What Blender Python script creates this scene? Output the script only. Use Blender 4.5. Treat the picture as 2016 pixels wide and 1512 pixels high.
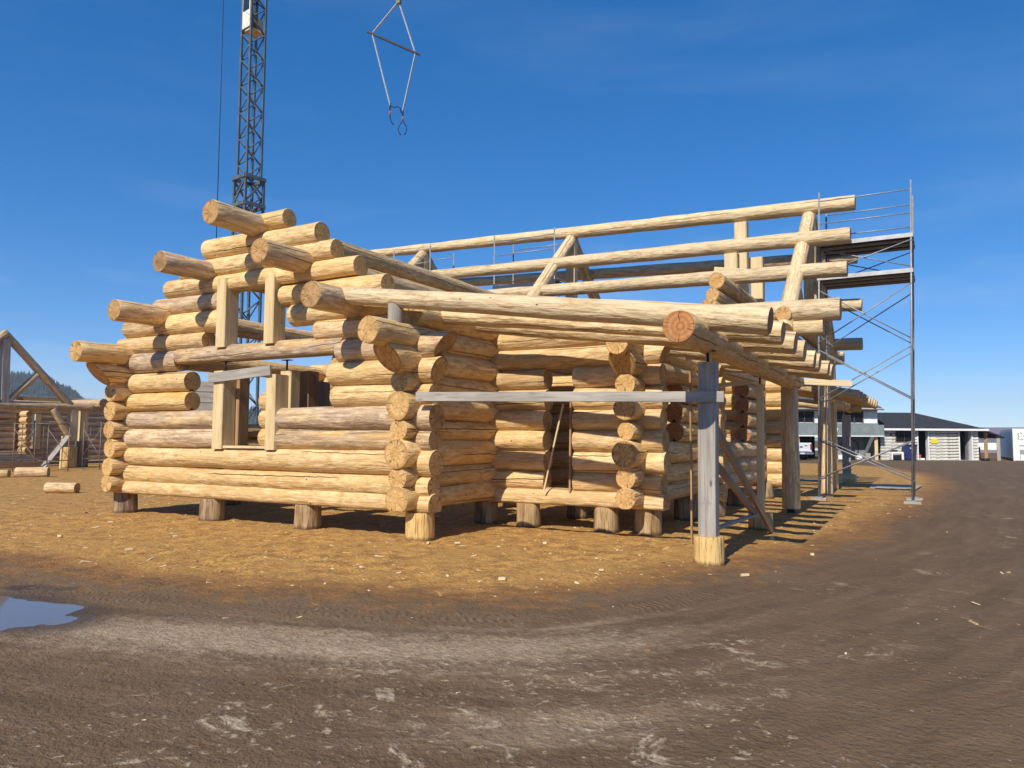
import bpy, math, random
import numpy as np
from mathutils import Vector, Matrix, noise

for o in list(bpy.data.objects): bpy.data.objects.remove(o)
SC = bpy.context.scene
COL = SC.collection
R = math.radians

# ---------------------------------------------------------------- camera
CAM_LOC = Vector((7.68, -9.79, 1.65))
YAW, PITCH, ROLL, FPX = R(-29.55), R(4.04), R(0.33), 1496.0
fw = Vector((math.sin(YAW)*math.cos(PITCH), math.cos(YAW)*math.cos(PITCH), math.sin(PITCH)))
rt = Vector((math.cos(YAW), -math.sin(YAW), 0)); up = rt.cross(fw)
rt2 = math.cos(ROLL)*rt + math.sin(ROLL)*up; up2 = -math.sin(ROLL)*rt + math.cos(ROLL)*up
cam = bpy.data.cameras.new('camera'); camo = bpy.data.objects.new('camera', cam); COL.objects.link(camo)
cam.sensor_fit = 'HORIZONTAL'; cam.sensor_width = 36; cam.lens = FPX*36/2016
cam.clip_start = .05; cam.clip_end = 20000
M = Matrix((rt2, up2, -fw)).transposed().to_4x4(); M.translation = CAM_LOC; camo.matrix_world = M
SC.camera = camo

# ---------------------------------------------------------------- sky and sun
SUN_EL = R(41.5); SUN_DIR = Vector((-0.05, 1, 0)).normalized()     # horizontal direction the light travels
w = bpy.data.worlds.new('World'); SC.world = w; w.use_nodes = True
nt = w.node_tree; nt.nodes.clear()
sky = nt.nodes.new('ShaderNodeTexSky'); sky.sky_type = 'NISHITA'; sky.sun_disc = False
sky.sun_elevation = SUN_EL; sky.sun_rotation = math.atan2(-SUN_DIR.x, -SUN_DIR.y)
sky.air_density = .70; sky.dust_density = 0.0; sky.ozone_density = 4.0; sky.altitude = 1100
tc = nt.nodes.new('ShaderNodeTexCoord')
mp = nt.nodes.new('ShaderNodeMapping'); mp.inputs['Scale'].default_value = (1.6, 1.6, 9.0); mp.inputs['Rotation'].default_value = (R(9), R(-7), R(20))
nz = nt.nodes.new('ShaderNodeTexNoise'); nz.inputs['Scale'].default_value = 1.5; nz.inputs['Detail'].default_value = 6; nz.inputs['Roughness'].default_value = .55
cr = nt.nodes.new('ShaderNodeMapRange'); cr.inputs[1].default_value = .48; cr.inputs[2].default_value = .80; cr.inputs[3].default_value = 0; cr.inputs[4].default_value = .72
sp = nt.nodes.new('ShaderNodeSeparateXYZ'); er = nt.nodes.new('ShaderNodeMapRange')
er.inputs[1].default_value = .0; er.inputs[2].default_value = .30; er.inputs[3].default_value = 1.0; er.inputs[4].default_value = .12
mu = nt.nodes.new('ShaderNodeMath'); mu.operation = 'MULTIPLY'
mx = nt.nodes.new('ShaderNodeMix'); mx.data_type = 'RGBA'; mx.inputs[7].default_value = (4.4, 5.5, 6.7, 1)
hs = nt.nodes.new('ShaderNodeHueSaturation'); hs.inputs['Saturation'].default_value = 1.60; hs.inputs['Hue'].default_value = .507; hs.inputs['Value'].default_value = 1.90; gm = nt.nodes.new('ShaderNodeGamma'); gm.inputs['Gamma'].default_value = .68
bg = nt.nodes.new('ShaderNodeBackground'); bg.inputs['Strength'].default_value = .115
ow = nt.nodes.new('ShaderNodeOutputWorld'); L_ = nt.links.new
L_(tc.outputs['Generated'], mp.inputs['Vector']); L_(mp.outputs['Vector'], nz.inputs['Vector']); L_(nz.outputs[0], cr.inputs[0])
L_(tc.outputs['Generated'], sp.inputs[0]); L_(sp.outputs['Z'], er.inputs[0]); L_(cr.outputs[0], mu.inputs[0]); L_(er.outputs[0], mu.inputs[1])
L_(mu.outputs[0], mx.inputs[0]); L_(sky.outputs[0], gm.inputs['Color']); L_(gm.outputs[0], hs.inputs['Color']); L_(hs.outputs[0], mx.inputs[6]); L_(mx.outputs[2], bg.inputs['Color']); L_(bg.outputs[0], ow.inputs['Surface'])
sun = bpy.data.lights.new('sun', 'SUN'); sun.energy = 4.9; sun.angle = R(.53); sun.color = (1, .93, .82)
suno = bpy.data.objects.new('sun', sun); COL.objects.link(suno); suno.location = (0, -40, 40)
ld = Vector((SUN_DIR.x*math.cos(SUN_EL), SUN_DIR.y*math.cos(SUN_EL), -math.sin(SUN_EL)))
suno.rotation_euler = ld.to_track_quat('-Z', 'Y').to_euler()
vs = SC.view_settings; vs.view_transform = 'Standard'; vs.look = 'None'; vs.exposure = .22; vs.gamma = 1; vs.use_curve_mapping = False

SC.cycles.max_bounces = 6; SC.cycles.diffuse_bounces = 4; SC.cycles.glossy_bounces = 3; SC.cycles.volume_bounces = 0

# ---------------------------------------------------------------- material helpers
class G:
    def __init__(s, name):
        s.m = bpy.data.materials.new(name); s.m.use_nodes = True; s.t = s.m.node_tree; s.t.nodes.clear()
        s.o = s.t.nodes.new('ShaderNodeOutputMaterial'); s.b = s.t.nodes.new('ShaderNodeBsdfPrincipled')
        s.t.links.new(s.b.outputs[0], s.o.inputs[0])
    def n(s, ty, **kw):
        x = s.t.nodes.new('ShaderNode'+ty)
        for k, v in kw.items(): setattr(x, k, v)
        return x
    def put(s, sock, v):
        if hasattr(v, 'node'): s.t.links.new(v, sock)
        elif isinstance(v, (tuple, list)) and len(v) == 3 and sock.type == 'RGBA': sock.default_value = (*v, 1)
        else: sock.default_value = v
    def math(s, op, a, b=0, c=0):
        x = s.n('Math', operation=op)
        for i, v in enumerate((a, b, c)):
            if i < len(x.inputs): s.put(x.inputs[i], v)
        return x.outputs[0]
    def mix(s, f, a, b, bl='MIX'):
        x = s.n('Mix', data_type='RGBA', blend_type=bl); s.put(x.inputs[0], f); s.put(x.inputs[6], a); s.put(x.inputs[7], b); return x.outputs[2]
    def rng(s, v, a, b, c=0, d=1, smooth=True):
        x = s.n('MapRange'); x.interpolation_type = 'SMOOTHSTEP' if smooth else 'LINEAR'
        for i, q in enumerate((v, a, b, c, d)): s.put(x.inputs[i], q)
        return x.outputs[0]
    def noise(s, vec, scale=1, detail=3, rough=.55, w=None, dist=0):
        x = s.n('TexNoise')
        if w is not None:
            q = s.n('VectorMath', operation='ADD'); s.put(q.inputs[0], vec); s.put(q.inputs[1], w); vec = q.outputs[0]
        s.put(x.inputs['Vector'], vec); s.put(x.inputs['Scale'], scale); s.put(x.inputs['Detail'], detail); s.put(x.inputs['Roughness'], rough); s.put(x.inputs['Distortion'], dist)
        return x.outputs[0]
    def voro(s, vec, scale, feat='F1', rnd=1.0, dims='3D', out=0):
        x = s.n('TexVoronoi', feature=feat, voronoi_dimensions=dims); s.put(x.inputs['Vector'], vec); s.put(x.inputs['Scale'], scale); s.put(x.inputs['Randomness'], rnd); return x.outputs[out]
    def comb(s, x, y, z):
        c = s.n('CombineXYZ'); s.put(c.inputs[0], x); s.put(c.inputs[1], y); s.put(c.inputs[2], z); return c.outputs[0]
    def sep(s, v):
        c = s.n('SeparateXYZ'); s.put(c.inputs[0], v); return c.outputs
    def obj(s): return s.n('TexCoord').outputs['Object']
    def pos(s): return s.n('NewGeometry').outputs['Position']
    def info(s):
        i = s.n('ObjectInfo'); c = s.n('SeparateColor'); s.put(c.inputs[0], i.outputs['Color']); return i.outputs['Random'], c.outputs
    def bump(s, h, strength=.3, dist=.02):
        x = s.n('Bump'); s.put(x.inputs['Height'], h); x.inputs['Strength'].default_value = strength; x.inputs['Distance'].default_value = dist
        s.t.links.new(x.outputs[0], s.b.inputs['Normal'])
    def done(s, col, rough=.7, metal=0, spec=.3):
        s.put(s.b.inputs['Base Color'], col); s.put(s.b.inputs['Roughness'], rough); s.b.inputs['Metallic'].default_value = metal
        s.b.inputs['Specular IOR Level'].default_value = spec
        return s.m

def mat_log_side():
    g = G('peeled_log'); x, y, z = g.sep(g.obj()); rnd, c = g.info(); wr = g.math('MULTIPLY', rnd, 57.0)
    sc = lambda a, b: g.comb(g.math('MULTIPLY', x, a), g.math('MULTIPLY', y, b), g.math('MULTIPLY', z, b))
    ang = g.math('DIVIDE', g.math('ARCTAN2', z, y), 6.28318)
    broad = g.noise(sc(.55, 3.2), 1, 3, .6, wr)
    grain = g.noise(sc(1.3, 34), 1, 2, .62, wr)
    streak = g.noise(sc(.8, 11), 1, 3, .6, g.math('ADD', wr, 9))
    col = g.mix(g.rng(broad, .33, .68), (.66, .395, .125), (.84, .585, .26))
    pale = g.mix(g.rng(streak, .3, .7), (.60, .45, .245), (.78, .625, .39))
    col = g.mix(c[1], col, pale)
    wth = g.mix(g.rng(streak, .36, .62), (.33, .24, .17), (.60, .46, .345))
    wm = g.math('MULTIPLY', c[0], g.rng(g.noise(sc(.9, 5), 1, 2, .6, g.math('ADD', wr, 3)), .25, .55))
    col = g.mix(wm, col, wth)
    # reddish inner bark left by the peeling
    cam_ = g.noise(sc(4, 15), 1, 3, .7, g.math('ADD', wr, 21))
    cm = g.math('MULTIPLY', g.rng(cam_, .52, .61), g.rng(broad, .36, .56))
    col = g.mix(g.math('MULTIPLY', cm, .5), col, (.40, .19, .065))
    col = g.mix(g.math('MULTIPLY', g.rng(cam_, .38, .47, 1, 0), .4), col, (.88, .70, .42))
    col = g.mix(g.math('MULTIPLY', g.rng(streak, .55, .70), .42), col, (.32, .17, .062))
    col = g.mix(g.math('MULTIPLY', g.rng(grain, .54, .66), .32), col, (.22, .115, .045))
    # knots
    kv = g.comb(g.math('MULTIPLY', x, 2.4), g.math('MULTIPLY', ang, 3.6), g.math('MULTIPLY', rnd, 31.0))
    kd = g.math('ADD', g.voro(kv, 1.0), g.math('MULTIPLY', g.noise(sc(20, 20), 1, 2), .06))
    ring = g.math('MULTIPLY', g.rng(kd, .14, .22, 1, 0), g.rng(kd, .075, .11))
    col = g.mix(g.math('MULTIPLY', ring, .5), col, (.74, .52, .27))
    col = g.mix(g.math('MULTIPLY', g.rng(kd, .05, .095, 1, 0), .9), col, (.13, .06, .022))
    # drying checks: long dark splits that wander round the log
    chk = None
    for i, (ph, sl, wd) in enumerate(((.13, .010, .0125), (.47, -.016, .0085), (.79, .02, .009), (.31, .004, .0075))):
        wob = g.math('MULTIPLY', g.noise(g.comb(g.math('MULTIPLY', x, 2.1), g.math('MULTIPLY', rnd, 40+i*7.0), i*3.1), 1, 2, .6), .055)
        v = g.math('FRACT', g.math('ADD', g.math('ADD', ang, g.math('MULTIPLY', rnd, 3.7+5.1*i)), g.math('ADD', g.math('MULTIPLY', x, sl), g.math('ADD', wob, ph+3))))
        d = g.math('MULTIPLY', g.math('ABSOLUTE', g.math('SUBTRACT', v, .5)), 1.26)
        on = g.math('SINE', g.math('ADD', g.math('MULTIPLY', x, 1.1+.37*i), g.math('MULTIPLY', rnd, 90+i*11.0)))
        mk = g.math('MULTIPLY', g.rng(d, wd*.2, wd, 1, 0), g.rng(on, -.45, .1))
        chk = mk if chk is None else g.math('MAXIMUM', chk, mk)
    col = g.mix(g.math('MULTIPLY', chk, .9), col, (.055, .03, .015))
    v = g.n('HueSaturation'); g.put(v.inputs['Value'], g.rng(g.math('FRACT', g.math('MULTIPLY', rnd, 13.7)), 0, 1, .80, 1.06, False)); g.put(v.inputs['Color'], col)
    fac = g.voro(g.comb(g.math('MULTIPLY', x, 2.6), g.math('MULTIPLY', ang, 15.0), g.math('MULTIPLY', rnd, 17.0)), 1.0)
    h = g.math('SUBTRACT', g.math('ADD', g.math('ADD', g.math('MULTIPLY', grain, .5), g.math('MULTIPLY', fac, .8)), g.math('MULTIPLY', cam_, 1.3)), g.math('MULTIPLY', chk, 1.6))
    g.bump(h, .8, .022)
    return g.done(v.outputs[0], .62, 0, .25)

def mat_log_end():
    g = G('log_end_grain'); x, y, z = g.sep(g.obj()); rnd, c = g.info(); wr = g.math('MULTIPLY', rnd, 57.0)
    y2 = g.math('ADD', y, g.math('MULTIPLY', g.math('SUBTRACT', rnd, .5), .05))
    r = g.math('SQRT', g.math('ADD', g.math('MULTIPLY', y2, y2), g.math('MULTIPLY', z, z)))
    n1 = g.noise(g.comb(g.math('MULTIPLY', x, .1), g.math('MULTIPLY', y, 7), g.math('MULTIPLY', z, 7)), 1, 3, .6, wr)
    ring = g.math('ADD', g.math('MULTIPLY', g.math('SINE', g.math('ADD', g.math('MULTIPLY', r, 330), g.math('MULTIPLY', n1, 7))), .5), g.math('MULTIPLY', g.math('SINE', g.math('ADD', g.math('MULTIPLY', r, 95), g.math('ADD', g.math('MULTIPLY', n1, 4), g.math('MULTIPLY', rnd, 9)))), .6))
    col = g.mix(g.rng(n1, .3, .7), (.60, .365, .125), (.72, .49, .21))
    col = g.mix(g.math('MULTIPLY', g.rng(ring, -.4, 1), .38), col, (.40, .2, .065))
    col = g.mix(g.math('MULTIPLY', g.rng(r, .06, .14, 1, 0), .25), col, (.52, .27, .08))
    col = g.mix(c[2], col, g.mix(g.rng(ring, -.6, 1), (.56, .245, .085), (.36, .12, .04)))
    brn = g.mix(g.rng(n1, .3, .68), (.20, .115, .055), (.40, .255, .135)); col = g.mix(g.math('MULTIPLY', c[0], .85), col, brn)
    inv = g.math('DIVIDE', 1.0, g.math('ADD', r, .004))
    dv = g.comb(g.math('MULTIPLY', g.math('MULTIPLY', y2, inv), 2.6), g.math('MULTIPLY', g.math('MULTIPLY', z, inv), 2.6), g.math('MULTIPLY', r, 1.4))
    nn = g.noise(dv, 1, 2, .5, wr)
    ck = g.math('MULTIPLY', g.rng(g.math('ABSOLUTE', g.math('SUBTRACT', nn, .5)), .006, .02, 1, 0), g.rng(r, .015, .05))
    col = g.mix(g.math('MULTIPLY', ck, .85), col, (.07, .035, .015))
    st = g.noise(g.comb(g.math('MULTIPLY', x, 1), g.math('MULTIPLY', y, 3), g.math('MULTIPLY', z, 3)), 1, 4, .65, g.math('ADD', wr, 4))
    col = g.mix(g.math('MULTIPLY', g.rng(st, .52, .75), .45), col, (.34, .19, .075))
    saw = g.noise(g.comb(0, g.math('MULTIPLY', g.math('ADD', y, g.math('MULTIPLY', z, .6)), 60), g.math('MULTIPLY', z, 4)), 1, 3, .6, wr)
    col = g.mix(g.math('MULTIPLY', g.rng(saw, .5, .66), .35), col, (.33, .18, .07))
    rim = g.rng(g.math('ADD', r, g.math('MULTIPLY', n1, .04)), .19, .23); col = g.mix(g.math('MULTIPLY', rim, .5), col, (.30, .155, .055))
    g.bump(g.math('ADD', saw, g.math('SUBTRACT', g.math('MULTIPLY', ring, .12), ck)), .4, .01)
    return g.done(col, .75, 0, .2)

def mat_plank(name, a, b, dark, sc=1.0):
    g = G(name); x, y, z = g.sep(g.obj()); rnd, c = g.info(); wr = g.math('MULTIPLY', rnd, 57.0)
    s_ = lambda p, q: g.comb(g.math('MULTIPLY', x, p*sc), g.math('MULTIPLY', y, q*sc), g.math('MULTIPLY', z, q*sc))
    n1 = g.noise(s_(.9, 9), 1, 4, .6, wr); n2 = g.noise(s_(1.6, 60), 1, 4, .6, wr)
    col = g.mix(g.rng(n1, .3, .7), a, b); col = g.mix(g.math('MULTIPLY', g.rng(n2, .5, .68), .55), col, dark)
    kd = g.voro(s_(1.5, 4), 1.0); col = g.mix(g.math('MULTIPLY', g.rng(kd, .06, .12, 1, 0), .8), col, tuple(q*.45 for q in dark))
    st = g.noise(s_(2.5, 5), 1, 4, .7, g.math('ADD', wr, 7)); col = g.mix(g.math('MULTIPLY', g.rng(st, .58, .7), .4), col, dark)
    g.bump(g.math('ADD', n2, n1), .35, .008)
    return g.done(col, .75, 0, .2)

def mat_stump():
    g = G('weathered_stump_side'); x, y, z = g.sep(g.obj()); rnd, c = g.info(); wr = g.math('MULTIPLY', rnd, 57.0)
    s_ = lambda p, q: g.comb(g.math('MULTIPLY', x, p), g.math('MULTIPLY', y, q), g.math('MULTIPLY', z, q))
    n1 = g.noise(s_(1.5, 8), 1, 4, .65, wr); n2 = g.noise(s_(2, 32), 1, 4, .6, wr)
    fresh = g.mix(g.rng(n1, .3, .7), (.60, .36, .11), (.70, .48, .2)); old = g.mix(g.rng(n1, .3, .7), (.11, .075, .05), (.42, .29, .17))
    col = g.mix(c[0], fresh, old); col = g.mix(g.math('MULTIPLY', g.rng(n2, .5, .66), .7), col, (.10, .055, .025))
    wet = g.rng(g.math('ADD', x, g.math('MULTIPLY', n1, .12)), .13, .2, .75, 0); col = g.mix(wet, col, (.09, .05, .025))
    g.bump(n2, .6, .02); return g.done(col, .8, 0, .2)

def mat_simple(name, col, rough=.6, metal=0, var=.15, scale=6, spec=.3, bump=0, dark=None, dth=.6):
    g = G(name); p = g.obj(); n = g.noise(p, scale, 5, .62)
    a = tuple(min(1, c_*(1+var)) for c_ in col); b = tuple(c_*(1-var) for c_ in col)
    cc = g.mix(g.rng(n, .3, .7), b, a)
    if dark: cc = g.mix(g.math('MULTIPLY', g.rng(g.noise(p, scale*3.1, 5, .7), dth, dth+.12), .7), cc, dark)
    if bump: g.bump(n, bump, .01)
    return g.done(cc, rough, metal, spec)

M_LOG, M_END = mat_log_side(), mat_log_end()
M_GREY = mat_plank('grey_weathered_lumber', (.285, .255, .215), (.43, .39, .335), (.14, .12, .1))
M_TAN = mat_plank('tan_sawn_lumber', (.56, .41, .2), (.70, .55, .31), (.40, .26, .11))
M_PALE = mat_plank('pale_sawn_lumber', (.62, .47, .26), (.74, .60, .37), (.46, .32, .16))
M_BROWN = mat_plank('brown_lumber', (.30, .17, .08), (.42, .26, .13), (.15, .08, .04))
M_STUMP = mat_stump()
M_STEEL = mat_simple('galvanised_steel', (.30, .31, .325), .5, .35, .2, 9, .4, 0, (.17, .13, .10), .60)
M_BLACK = mat_simple('black_steel', (.03, .03, .035), .5, .6, .3, 8)
M_ALU = mat_simple('aluminium_edge', (.45, .45, .45), .5, .2, .15, 4, .3, 0, (.2, .18, .15), .6)
M_DECK = mat_simple('brown_plywood_deck', (.055, .042, .034), .8, 0, .3, 3)
M_CRANE = mat_simple('crane_grey_blue_paint', (.09, .115, .135), .5, .1, .25, 2.5, .4, 0, (.16, .13, .1), .66)
M_CAB = mat_simple('cab_cream_paint', (.72, .70, .60), .45, 0, .06, 2, .4)
M_GLASS = mat_simple('dark_window_glass', (.02, .03, .04), .06, 0, .2, 1, .6)
M_WEB = mat_simple('grey_sling_webbing', (.55, .54, .52), .8, 0, .2, 12)
M_RED = mat_simple('orange_red_steel', (.42, .07, .03), .55, 0, .25, 12)
M_RUST = mat_simple('rusty_red_steel', (.13, .035, .018), .7, .1, .3, 8)

# ---------------------------------------------------------------- geometry helpers
def obj(name, me, parent=None, mats=(), col=None, mw=None):
    o = bpy.data.objects.new(name, me); COL.objects.link(o)
    if mats and not me.materials:
        for m in mats: me.materials.append(m)
    if mw is not None: o.matrix_world = mw
    if parent is not None: o.parent = parent
    if col: o.color = (*col, 1)
    return o
def tag(o, label=None, cat=None, group=None, kind=None):
    for k, v in (('label', label), ('category', cat), ('group', group), ('kind', kind)):
        if v: o[k] = v
    return o
def thing(name, label, cat, group=None, loc=(0, 0, 0)):
    o = bpy.data.objects.new(name, None); COL.objects.link(o); o.empty_display_size = .2
    o['loc'] = 0; del o['loc']
    o.location = loc
    return tag(o, label, cat, group)
def par(o, p):
    # parent while keeping the world place (things are Empties without rotation)
    o.parent = p; o.matrix_parent_inverse = Matrix.Translation(p.location).inverted(); return o
def frame(p0, p1, upv=(0, 0, 1)):
    p0, p1 = Vector(p0), Vector(p1); x = (p1-p0).normalized(); u = Vector(upv)
    if abs(x.dot(u)) > .95: u = Vector((0, -1, 0)) if abs(x.y) < .9 else Vector((1, 0, 0))
    y = u.cross(x).normalized(); z = x.cross(y)
    m = Matrix((x, y, z)).transposed().to_4x4(); m.translation = p0; return m, (p1-p0).length
def pymesh(name, v, f, mi=None, smooth=None):
    me = bpy.data.meshes.new(name); me.from_pydata(v, [], f)
    if mi is not None: me.polygons.foreach_set('material_index', mi)
    if smooth is not None: me.polygons.foreach_set('use_smooth', smooth)
    me.update(); return me

SEED = [1]
def log_mesh(L, ra, rb, seg=20, step=.2, s0=0., s1=0., flat=None, ftop=None, bow=0., wob=1., vee=False):
    SEED[0] += 1; sv = Vector((SEED[0]*3.17, SEED[0]*1.71, SEED[0]*.93)); rg = random.Random(SEED[0])
    n = max(2, int(L/step)); xs = [0, .014] + [L*i/n for i in range(1, n)] + [L-.014, L]
    bows = rg.uniform(-.5, .5)*bow
    V, F, MI, SM = [], [], [], []
    for i, x in enumerate(xs):
        t = x/L; r = ra+(rb-ra)*t; e = .965 if i in (0, len(xs)-1) else 1
        for j in range(seg):
            a = 2*math.pi*j/seg - math.pi/2; ca, sa = math.cos(a), math.sin(a)
            q = Vector((x*1.1, ca*.9, sa*.9))+sv; q2 = Vector((x*4.0, ca*2.6, sa*2.6))+sv
            rr = r*e*(1 + wob*(.055*noise.noise(q) + .028*noise.noise(q2)))
            yy, zz = ca*rr + bows*math.sin(math.pi*t), sa*rr + bow*math.sin(math.pi*t)
            if flat is not None: zz = max(zz, -flat+.006*noise.noise(q2))
            if ftop is not None: zz = min(zz, ftop+.006*noise.noise(q2))
            if vee and abs(j) < 1: zz += .09
            w0 = max(0, 1-x/(2.2*r)); w1 = max(0, 1-(L-x)/(2.2*r))
            V.append((x + s0*zz*w0 + s1*zz*w1, yy, zz))
    for i in range(len(xs)-1):
        for j in range(seg):
            k = (j+1) % seg; F.append((i*seg+j, i*seg+k, (i+1)*seg+k, (i+1)*seg+j)); MI.append(0); SM.append(True)
    for end in (0, 1):
        base = 0 if end == 0 else (len(xs)-1)*seg
        ctr = Vector((0, 0, 0))
        for j in range(seg): ctr += Vector(V[base+j])/seg
        prev = None
        for sc in (1., .66, .33):
            st = len(V)
            for j in range(seg): V.append(tuple(ctr+(Vector(V[base+j])-ctr)*sc))
            if prev is not None:
                for j in range(seg):
                    k = (j+1) % seg; q = (prev+j, prev+k, st+k, st+j)
                    F.append(q[::-1] if end == 0 else q); MI.append(1); SM.append(False)
            prev = st
        c = len(V); V.append(tuple(ctr))
        for j in range(seg):
            k = (j+1) % seg; q = (prev+j, prev+k, c); F.append(q[::-1] if end == 0 else q); MI.append(1); SM.append(False)
    return pymesh('log', V, F, MI, SM)

def log(name, p0, p1, ra, rb=None, parent=None, col=(0, 0, 0), side=None, **kw):
    m, L = frame(p0, p1); me = log_mesh(L, ra, ra if rb is None else rb, **kw)
    o = obj(name, me, None, (side or M_LOG, M_END), col, m)
    if parent is not None: par(o, parent)
    return o

def box_mesh(L, w_, h, bev=.006, n=1, wob=0.):
    # a beam along local X, chamfered edges; ends use slot 1
    SEED[0] += 1; sv = Vector((SEED[0]*2.1, SEED[0], 0))
    b = min(bev, w_*.2, h*.2); prof = [(-w_/2+b, -h/2), (w_/2-b, -h/2), (w_/2, -h/2+b), (w_/2, h/2-b), (w_/2-b, h/2), (-w_/2+b, h/2), (-w_/2, h/2-b), (-w_/2, -h/2+b)]
    V, F, MI = [], [], []
    for i in range(n+1):
        x = L*i/n; d = Vector((0, noise.noise(Vector((x*.8, 0, 0))+sv), noise.noise(Vector((x*.8, 5, 0))+sv)))*wob
        V += [(x, y+d.y, z+d.z) for y, z in prof]
    for i in range(n):
        for j in range(8):
            k = (j+1) % 8; F.append((i*8+j, i*8+k, (i+1)*8+k, (i+1)*8+j)); MI.append(0)
    F.append(tuple(range(7, -1, -1))); MI.append(len(MI)*0+1); F.append(tuple(n*8+j for j in range(8))); MI.append(1)
    return pymesh('beam', V, F, MI)
def beam(name, p0, p1, w_, h, mat, parent=None, upv=(0, 0, 1), end=None, bev=.006, n=1, wob=0., col=None):
    m, L = frame(p0, p1, upv); o = obj(name, box_mesh(L, w_, h, bev, n, wob), None, (mat, end or mat), col, m)
    if parent is not None: par(o, parent)
    return o
def blk(name, x0, x1, y0, y1, z0, z1, mat, parent=None, bev=.004, mw=None, col=None):
    b = min(bev, (x1-x0)*.3, (y1-y0)*.3, (z1-z0)*.3)
    V, F = [], []
    V = [(x, y, z) for x in (x0, x1) for y in (y0, y1) for z in (z0, z1)]
    F = [(0, 1, 3, 2), (4, 6, 7, 5), (0, 4, 5, 1), (2, 3, 7, 6), (0, 2, 6, 4), (1, 5, 7, 3)]
    c = Vector(((x0+x1)/2, (y0+y1)/2, z0)); V = [tuple(Vector(v)-c) for v in V]
    me = pymesh(name, V, F); mt = Matrix.Translation(c)
    if mw is not None: mt = mw @ mt
    o = obj(name, me, None, (mat,), col, mt)
    if b > .002:
        md = o.modifiers.new('bevel', 'BEVEL'); md.width = b; md.segments = 1
    if parent is not None: par(o, parent)
    return o
def tube_mesh(L, r, seg=8):
    V, F, SM = [], [], []
    for x in (0, L): V += [(x, r*math.cos(2*math.pi*j/seg), r*math.sin(2*math.pi*j/seg)) for j in range(seg)]
    for j in range(seg): F.append((j, (j+1) % seg, seg+(j+1) % seg, seg+j)); SM.append(True)
    F.append(tuple(range(seg-1, -1, -1))); F.append(tuple(range(seg, 2*seg))); SM += [False, False]
    return pymesh('tube', V, F, None, SM)
def tube(name, p0, p1, r, mat, parent=None, seg=8):
    m, L = frame(p0, p1); o = obj(name, tube_mesh(L, r, seg), None, (mat,), None, m)
    if parent is not None: par(o, parent)
    return o
def curve_tube(name, pts, r, mat, parent=None, seg=7, taper=None):
    V, F, SM = [], [], []; pts = [Vector(p) for p in pts]
    for i, p in enumerate(pts):
        d = (pts[min(i+1, len(pts)-1)]-pts[max(i-1, 0)]).normalized(); u = Vector((0, 0, 1)) if abs(d.z) < .9 else Vector((1, 0, 0))
        a = d.cross(u).normalized(); b = a.cross(d); rr = r*(taper[i] if taper else 1)
        V += [tuple(p-pts[0]+(a*math.cos(2*math.pi*j/seg)+b*math.sin(2*math.pi*j/seg))*rr) for j in range(seg)]
    for i in range(len(pts)-1):
        for j in range(seg): F.append((i*seg+j, i*seg+(j+1) % seg, (i+1)*seg+(j+1) % seg, (i+1)*seg+j)); SM.append(True)
    F.append(tuple(range(seg-1, -1, -1))); F.append(tuple((len(pts)-1)*seg+j for j in range(seg))); SM += [False, False]
    o = obj(name, pymesh(name, V, F, None, SM), None, (mat,), None, Matrix.Translation(pts[0]))
    if parent is not None: par(o, parent)
    return o

# ---------------------------------------------------------------- ground
def vnoise(x, y, s, seed=0):
    xs, ys = x*s, y*s; xi, yi = np.floor(xs), np.floor(ys); xf, yf = xs-xi, ys-yi
    def h(a, b):
        k = np.sin(a*127.1+b*311.7+seed*74.7)*43758.5453; return k-np.floor(k)
    u, v = xf*xf*(3-2*xf), yf*yf*(3-2*yf)
    return (h(xi, yi)*(1-u)+h(xi+1, yi)*u)*(1-v)+(h(xi, yi+1)*(1-u)+h(xi+1, yi+1)*u)*v
def fbm(x, y, s, o=4, seed=0):
    t = 0; a = .5
    for i in range(o): t = t+a*vnoise(x, y, s*2**i, seed+i*17); a *= .5
    return t
SAW = np.array([(-60, -9), (-25, -3.2), (-12, -5.2), (-6, -4.9), (-2.9, -4.5), (-.6, -4.6), (1.4, -4.1), (2.9, -3.6), (4.0, -3.1), (4.7, -1.9), (5.6, .7), (6.6, 4.3), (7.5, 14.3), (8.0, 22.9), (7.4, 32), (4.5, 44), (-2, 48), (-30, 50)])
def saw_dist(x, y):
    # signed distance to the edge of the sawdust yard, positive out on the road
    best = np.full(x.shape, 1e9); sgn = np.zeros(x.shape)
    for a, b in zip(SAW[:-1], SAW[1:]):
        d = b-a; l2 = d@d; t = np.clip(((x-a[0])*d[0]+(y-a[1])*d[1])/l2, 0, 1)
        px, py = x-(a[0]+t*d[0]), y-(a[1]+t*d[1]); q = np.hypot(px, py); s = np.sign(px*d[1]-py*d[0]+1e-9)
        m = q < best-1e-6; best = np.where(m, q, best); sgn = np.where(m, s, sgn)
    return best*sgn
PUD = ((-.35, -5.80, 1.12, .52, .08), (-.92, -4.98, .36, .10, .35))      # puddle hollows: x, y, half-length, half-width, heading
WATER_Z = -.052
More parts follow.
